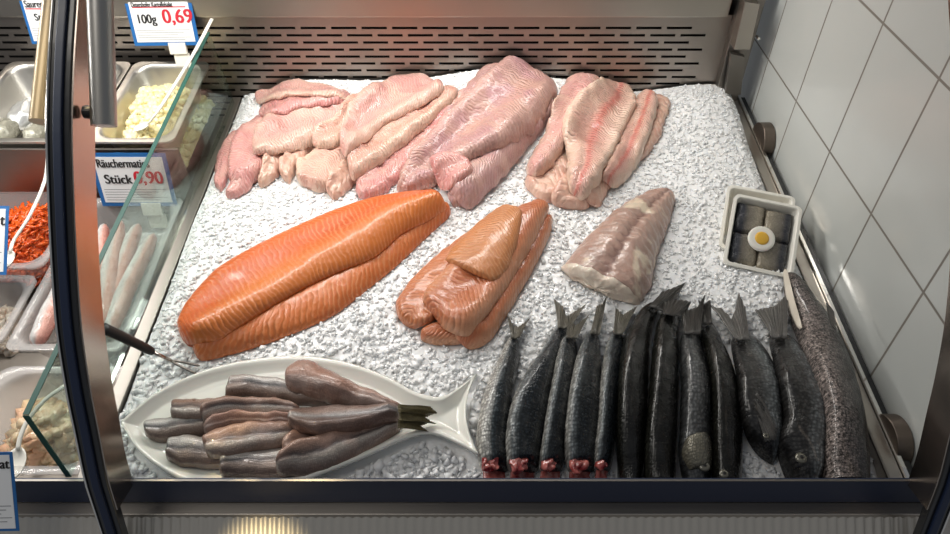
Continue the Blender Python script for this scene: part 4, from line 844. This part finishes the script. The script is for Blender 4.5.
whole('trout', 'black trout with its long tail bent to the right, left of its twin', 'trout', gtt, [(648, 296), (636, 312), (626, 334), (620, 365), (618, 405), (618, 445), (622, 494)], [(664, 298), (658, 312), (653, 335), (651, 365), (650, 405), (648, 445), (642, 494)], .042, trt,
      [(649, 306), (662, 290), (686, 281), (680, 292), (676, 303), (665, 312)], FT, None, 65, tl=.016)
whole('trout', 'black speckled trout with drooping tail, right of its twin', 'trout', gtt, [(664, 303), (657, 325), (653, 355), (650, 395), (646, 440), (646, 494)], [(680, 303), (681, 325), (681, 355), (680, 395), (679, 440), (676, 494)], .040, trt,
      [(663, 314), (664, 294), (678, 298), (692, 300), (688, 308), (680, 316)], FT, None, 66, tl=.016)
o = whole('whitefish', 'dark silvery fish with visible head and bright cheek beside the black trout', 'fish', 'round grey fish in the front row', [(684, 322), (682, 345), (683, 380), (682, 420), (681, 455), (690, 494)], [(700, 322), (705, 345), (712, 380), (713, 420), (713, 455), (711, 494)], .042, mul,
      [(685, 334), (679, 300), (690, 308), (698, 305), (706, 292), (700, 334)], FT, None, 67)
eye(o, (704, 466), .0075, ering, .003)
gl = loft('gill_cover', [(684, 440), (682, 455), (688, 474)], [(706, 436), (712, 452), (712, 474)], .006, skin('cheek_silver', [(0, '6B675A'), (.5, '8A8678'), (1, '45433E')], k=300, metal=.4, net=.3, gain=1.), sg=1, dil=0, parent=o, do_stamp=False, lift=0, p=2, jit=.0, r=(.3, .1), wend=(.8, .8))
o = whole('whitefish', 'dark fish half hidden between the silvery one and the bream', 'fish', 'round grey fish in the front row', [(701, 312), (704, 335), (711, 370), (714, 410), (714, 450), (713, 494)], [(712, 314), (722, 335), (735, 370), (742, 410), (744, 450), (743, 494)], .036, trt,
      [(702, 324), (699, 298), (705, 302), (711, 298), (712, 324)], FT, None, 68)
eye(o, (724, 474), .006, ering, .002)
gb = 'bream in the front row'
o = whole('bream', 'dark bream with a bent spread tail, left one of the pair', 'bream', gb, [(735, 328), (734, 345), (738, 370), (741, 400), (746, 425), (758, 448), (770, 458)], [(750, 328), (764, 340), (776, 362), (783, 390), (785, 420), (784, 446), (780, 460)], .040, bre,
      [(736, 340), (711, 304), (722, 307), (732, 317), (736, 308), (739, 291), (746, 306), (750, 340)], FB, None, 69, tprof=(.3, .5, .8, 1, 1, 1, .8), r=(.1, .2), wend=(.45, .3), tl=.014)
eye(o, (766, 436), .004, ering, .002)
fan('pectoral_fin', (757, 392), (752, 400), [(779, 424), (777, 438), (766, 440)], .002, FB, o, nu=24)
o = whole('bream', 'larger dark bream with its head down by the rail, right one of the pair', 'bream', gb, [(771, 326), (774, 345), (780, 375), (786, 410), (780, 440), (786, 465), (802, 494)], [(788, 326), (800, 338), (816, 365), (827, 395), (832, 428), (829, 460), (818, 494)], .044, bre,
      [(772, 338), (756, 308), (768, 306), (777, 304), (784, 296), (789, 290), (787, 338)], FB, None, 70, tprof=(.3, .55, .85, 1, 1, 1, .9), wend=(.45, .6), tl=.014)
eye(o, (801, 458), .0075, ering, .002)
o = whole('pike_perch', 'long speckled fish lying along the right edge of the tray', 'fish', None, [(786, 268), (788, 290), (796, 320), (806, 345), (818, 372), (828, 410), (828, 450), (824, 494)], [(796, 268), (812, 288), (832, 318), (848, 350), (860, 390), (868, 430), (871, 460), (871, 494)], .045, spk,
      None, FT, None, 71, tprof=(.4, .6, .85, 1, 1, 1, 1), wend=(.5, .8), r=(.08, .0))
fin('belly_flap', [(783, 272), (787, 271), (794, 300), (802, 328), (797, 326), (788, 305)], .010, .003, plain('pale_belly', 'CFC5B6', .35, coat=.4), o)
fin('dorsal_fin', [(826, 303), (834, 312), (836, 330), (830, 322)], .03, .0015, FT, o)

# ------------------------------------------------------------------ packed fish trays with egg
TL = bedz((735, 193), .075); TR = bedz((803, 207), .070); BL = bedz((716, 262), .022)
def tray(TL, TR, BL, lab, with_content):
    X = TR-TL; w = np.linalg.norm(X); X /= w; Y = TL-BL; Y -= X*(X@Y); h = np.linalg.norm(Y); Y /= h; Z = np.cross(X, Y); org = TL-Y*h
    root = empty('food_tray', org); tag(root, lab, 'tray', 'white food trays standing in the ice')
    def rr(ins, z, r):
        o = []
        for cx, cy, a0 in ((w-ins-r, h-ins-r, 0), (ins+r, h-ins-r, 90), (ins+r, ins+r, 180), (w-ins-r, ins+r, 270)):
            for k in range(6): a = math.radians(a0+18*k); o.append(X*(cx+r*math.cos(a))+Y*(cy+r*math.sin(a))+Z*z)
        return o
    P = [(0, -.004, .01), (0, 0, .01), (.0045, .0006, .008), (.006, -.001, .007), (.011, -.022, .006), (.012, -.0235, .005), (.010, -.0235, .006), (.0045, -.003, .008)]
    V = []; n = 24
    for a in P: V += rr(*a)
    F = [(i*n+k, i*n+(k+1) % n, (i+1)*n+(k+1) % n, (i+1)*n+k) for i in range(len(P)-1) for k in range(n)]+[tuple(4*n+k for k in range(n)), tuple(6*n+k for k in range(n-1, -1, -1))]+[((len(P)-1)*n+k, (len(P)-1)*n+(k+1) % n, (k+1) % n, k) for k in range(n)]
    me = bpy.data.meshes.new('tray_shell'); me.from_pydata([tuple(v) for v in V], [], F); me.materials.append(M['cream_plastic']); o = bpy.data.objects.new('tray_shell', me); COL.objects.link(o); o.parent = root
    return org, X, Y, Z, w, h
bk = np.array([-.012, .018, -.020])
tray(bedz((728, 184), .062), bedz((796, 197), .058), bedz((712, 246), .018), 'empty cream plastic tray standing behind the filled one', False)
org, X, Y, Z, w, h = tray(TL, TR, BL, 'cream plastic tray of marinated herring topped with egg, standing in the ice', True)
mh = skin('marinated_herring_skin', [(0, '24262C'), (.25, '3A3C44'), (.42, '7C766C'), (.8, 'A39A88'), (1, '8C8270')], k=420, rough=.2, metal=.1, net=.3, gain=1.)
for k, (x0, x1, y0, y1, flip, lab) in enumerate(((.08, .50, .50, .92, 0, 'upper left'), (.50, .90, .48, .90, 1, 'upper right'), (.08, .48, .08, .50, 0, 'lower left'), (.48, .90, .06, .48, 1, 'lower right'))):
    V = []; UV = []; n = 16
    for j in range(n):
        for i in range(n):
            a = i/(n-1); b = j/(n-1); s = (1-abs(2*a-1)**4)*(1-abs(2*b-1)**4)
            p_ = org+X*w*(x0+(x1-x0)*a+.012*mn.noise(Vector((b*5, k, 0))))+Y*h*(y0+(y1-y0)*b+.012*mn.noise(Vector((a*5, k, 3))))+Z*(-.012+.009*max(s, 0)**.3+.001*mn.noise(Vector((a*4, b*4, k)))); V.append(p_); UV.append((b*.05, 1-a if flip else a))
    nn = len(V); V += [v-Z*.0015*0-Z*.001 for v in V]; F = [(j*n+i, j*n+i+1, (j+1)*n+i+1, (j+1)*n+i) for j in range(n-1) for i in range(n-1)]; F += [tuple(q+nn for q in f[::-1]) for f in F]
    o = mesh_obj('marinated_herring', V, F, mh, uvs=UV+UV); tag(o, 'dark marinated herring piece at the %s of the cream tray' % lab, 'herring piece', 'marinated herring in the cream tray')
c = org+X*w*.48+Y*h*.44+Z*.000
def disc(name, c, r, t, mat, parent=None, dome=.0):
    V = []; n = 32; R_ = (0, .35, .7, .92, 1)
    for rr_ in R_:
        for k in range(n): a = 2*math.pi*k/n; V.append(c+X*r*rr_*math.cos(a)+Y*r*1.0*rr_*math.sin(a)+Z*(t+dome*(1-rr_**2)-(.001 if rr_ == 1 else 0)))
    for k in range(n): a = 2*math.pi*k/n; V.append(c+X*r*math.cos(a)+Y*r*math.sin(a)-Z*t*.3)
    F = [(i*n+k, (i+1)*n+k, (i+1)*n+(k+1) % n, i*n+(k+1) % n) for i in range(len(R_)) for k in range(n)]+[tuple((len(R_))*n+k for k in range(n))]
    return mesh_obj(name, V, F, mat, parent)
egg = disc('egg_slice', c, .021, .004, plain('egg_white', 'E9E6DC', .25, sss=.1, ssss=.004)); tag(egg, 'round slice of boiled egg on the marinated herring', 'egg slice')
disc('yolk', c, .0115, .0046, plain('egg_yolk', 'DFAE3E', .4), egg, .0015)

# ------------------------------------------------------------------ fork
A_ = np.array(bedz((100, 326), .105)); 
A_ = (Rb.T@wx((103, 328), -.484)); tip = bedz((172, 361), .022); hb = A_+(tip-A_)*.70
root = empty('serving_fork', A_); tag(root, 'two-pronged serving fork with black handle beside the fish platter', 'fork')
P = spline(np.array([A_, A_+(hb-A_)*.5+np.array([0, 0, .002]), hb]), 14)
G().tube(list(P), [.0085]*2+[.0082]*5+[.0076]*5+[.007, .006], 14, flat=.75).obj('handle', M['plastic_black'], root, smooth=True)
t1 = bedz((200, 366), .014); t2 = bedz((197, 374), .014); nk = tip
G().tube([hb-(tip-A_)*.02, nk], [.0035, .003], 10, flat=.5).obj('neck', M['mirror_steel'], root, smooth=True)
for q, s in ((t1, 1), (t2, -1)):
    m_ = nk+(q-nk)*.22; off = (t1-t2)*.10*s
    G().tube(list(spline(np.array([nk, m_+off, q]), 12)), [.0019]*11+[.0006], 8).obj('prong', M['steel_dark'], root, smooth=True)

# ------------------------------------------------------------------ crushed ice (made last: it lies around everything)
def ice():
    st = .0021; xs = np.arange(XL, XR+st/2, st); ys = np.arange(-.0195, YB, st); X, Y = np.meshgrid(xs, ys)
    Zs = ice_base(X, Y)
    # angular crumbs: cell heights with jittered cells
    def cells(f, seed):
        r = np.random.default_rng(seed); g = r.random((200, 200, 3)); u = X*f+20; v = Y*f+20; i0 = np.floor(u).astype(int); j0 = np.floor(v).astype(int); best = np.full(X.shape, 9.); hh = np.zeros(X.shape)
        for di in (-1, 0, 1):
            for dj in (-1, 0, 1):
                c = g[(i0+di) % 200, (j0+dj) % 200]; d = (u-(i0+di+c[..., 0]))**2+(v-(j0+dj+c[..., 1]))**2; k = d < best; best = np.where(k, d, best); hh = np.where(k, c[..., 2], hh)
        return hh, best
    h1, d1 = cells(85, 5); h2, d2 = cells(160, 6)
    h3, d3 = cells(270, 8); nr = np.clip(1-Y/.3, 0, 1)
    Zs = Zs+(.0010+.0016*nr)*(h1-.5)-(.0008+.0014*nr)*d1+.0007*(h2-.5)-.0005*d2+.0005*(h3-.5)
    cov = samp(H, X, Y)-ice_base(X, Y) > .003; Zs = np.where(cov, np.minimum(Zs, ice_base(X, Y)-.002), Zs)
    cy_ = (Y < .27)*(X < .01); Zs = np.where(samp(PL.astype(float), X, Y) > .3, np.minimum(Zs, .0), Zs)
    V = np.stack([X, Y, Zs], 2).reshape(-1, 3); ny, nx = X.shape
    i, j = np.meshgrid(np.arange(nx-1), np.arange(ny-1)); a = (j*nx+i).ravel(); F = np.stack([a, a+1, a+nx+1, a+nx], 1)
    VV = [V]; FT_ = []; off = len(V)
    # loose splinters
    r = np.random.default_rng(11); n = 26000; px = r.uniform(XL+.004, XR-.004, n); py = r.uniform(-.016, YB-.004, n)
    occ = samp(H, px, py)-ice_base(px, py); keep = (occ < .004)*(samp(PL.astype(float), px, py) < .05); px, py = px[keep], py[keep]; n = len(px)
    near = np.clip(1-py/.35, 0, 1); s = (.0014+.0022*r.random(n)**2)*(1+.9*near)
    base = np.array([(1, 0, 0), (-.5, .86, 0), (-.5, -.86, 0), (.1, .1, 1), (-.6, .2, .8), (.2, -.6, -.9), (.7, .6, .5)], float)
    for k in range(n):
        pass
    ang = r.uniform(0, 6.283, (n, 3)); sc = s[:, None]*r.uniform(.5, 1.5, (n, 3))*np.array([1, 1, .75])
    cz, sz = np.cos(ang[:, 0]), np.sin(ang[:, 0]); cx, sx = np.cos(ang[:, 1]), np.sin(ang[:, 1])
    b8 = np.array([(x, y, z) for x in (-1, 1) for y in (-1, 1) for z in (-1, 1)], float)
    P = b8[None]*(1+.0*ang[:, :1, None]); P = P*(r.uniform(.45, 1.0, (n, 8, 3)))*sc[:, None, :]
    x, y, z = P[..., 0], P[..., 1], P[..., 2]; y, z = y*cx[:, None]-z*sx[:, None], y*sx[:, None]+z*cx[:, None]; x, y = x*cz[:, None]-y*sz[:, None], x*sz[:, None]+y*cz[:, None]
    zc = ice_base(px, py)+s*.1; P = np.stack([x+px[:, None], np.maximum(y+py[:, None], -.0195), z+zc[:, None]], 2).reshape(-1, 3)
    q = np.array([(0, 1, 3, 2), (4, 6, 7, 5), (0, 4, 5, 1), (2, 3, 7, 6), (0, 2, 6, 4), (1, 5, 7, 3)]); FC = (q[None]+8*np.arange(n)[:, None, None]+off).reshape(-1, 4)
    V = np.vstack([V, P]); F = np.vstack([F, FC]); org = np.array([0, .42, -.02])
    me = bpy.data.meshes.new('crushed_ice'); me.vertices.add(len(V)); me.vertices.foreach_set('co', (V-org).ravel()); me.loops.add(4*len(F)); me.loops.foreach_set('vertex_index', F.ravel())
    me.polygons.add(len(F)); me.polygons.foreach_set('loop_start', np.arange(0, 4*len(F), 4)); me.polygons.foreach_set('loop_total', np.full(len(F), 4)); me.update(calc_edges=True); me.validate()
    me.materials.append(M['ice']); me.materials.append(M['ice_chip']); mi = np.zeros(len(me.polygons), int); mi[(ny-1)*(nx-1):] = 1; me.polygons.foreach_set('material_index', mi); o = bpy.data.objects.new('crushed_ice', me); COL.objects.link(o); o.matrix_world = BED @ Matrix.Translation(Vector(org))
    tag(o, 'bed of white crushed ice filling the display tray', 'crushed ice', kind='stuff')
ice()
for o in bpy.data.objects:
    for k in ('_o', '_g'):
        if k in o: del o[k]
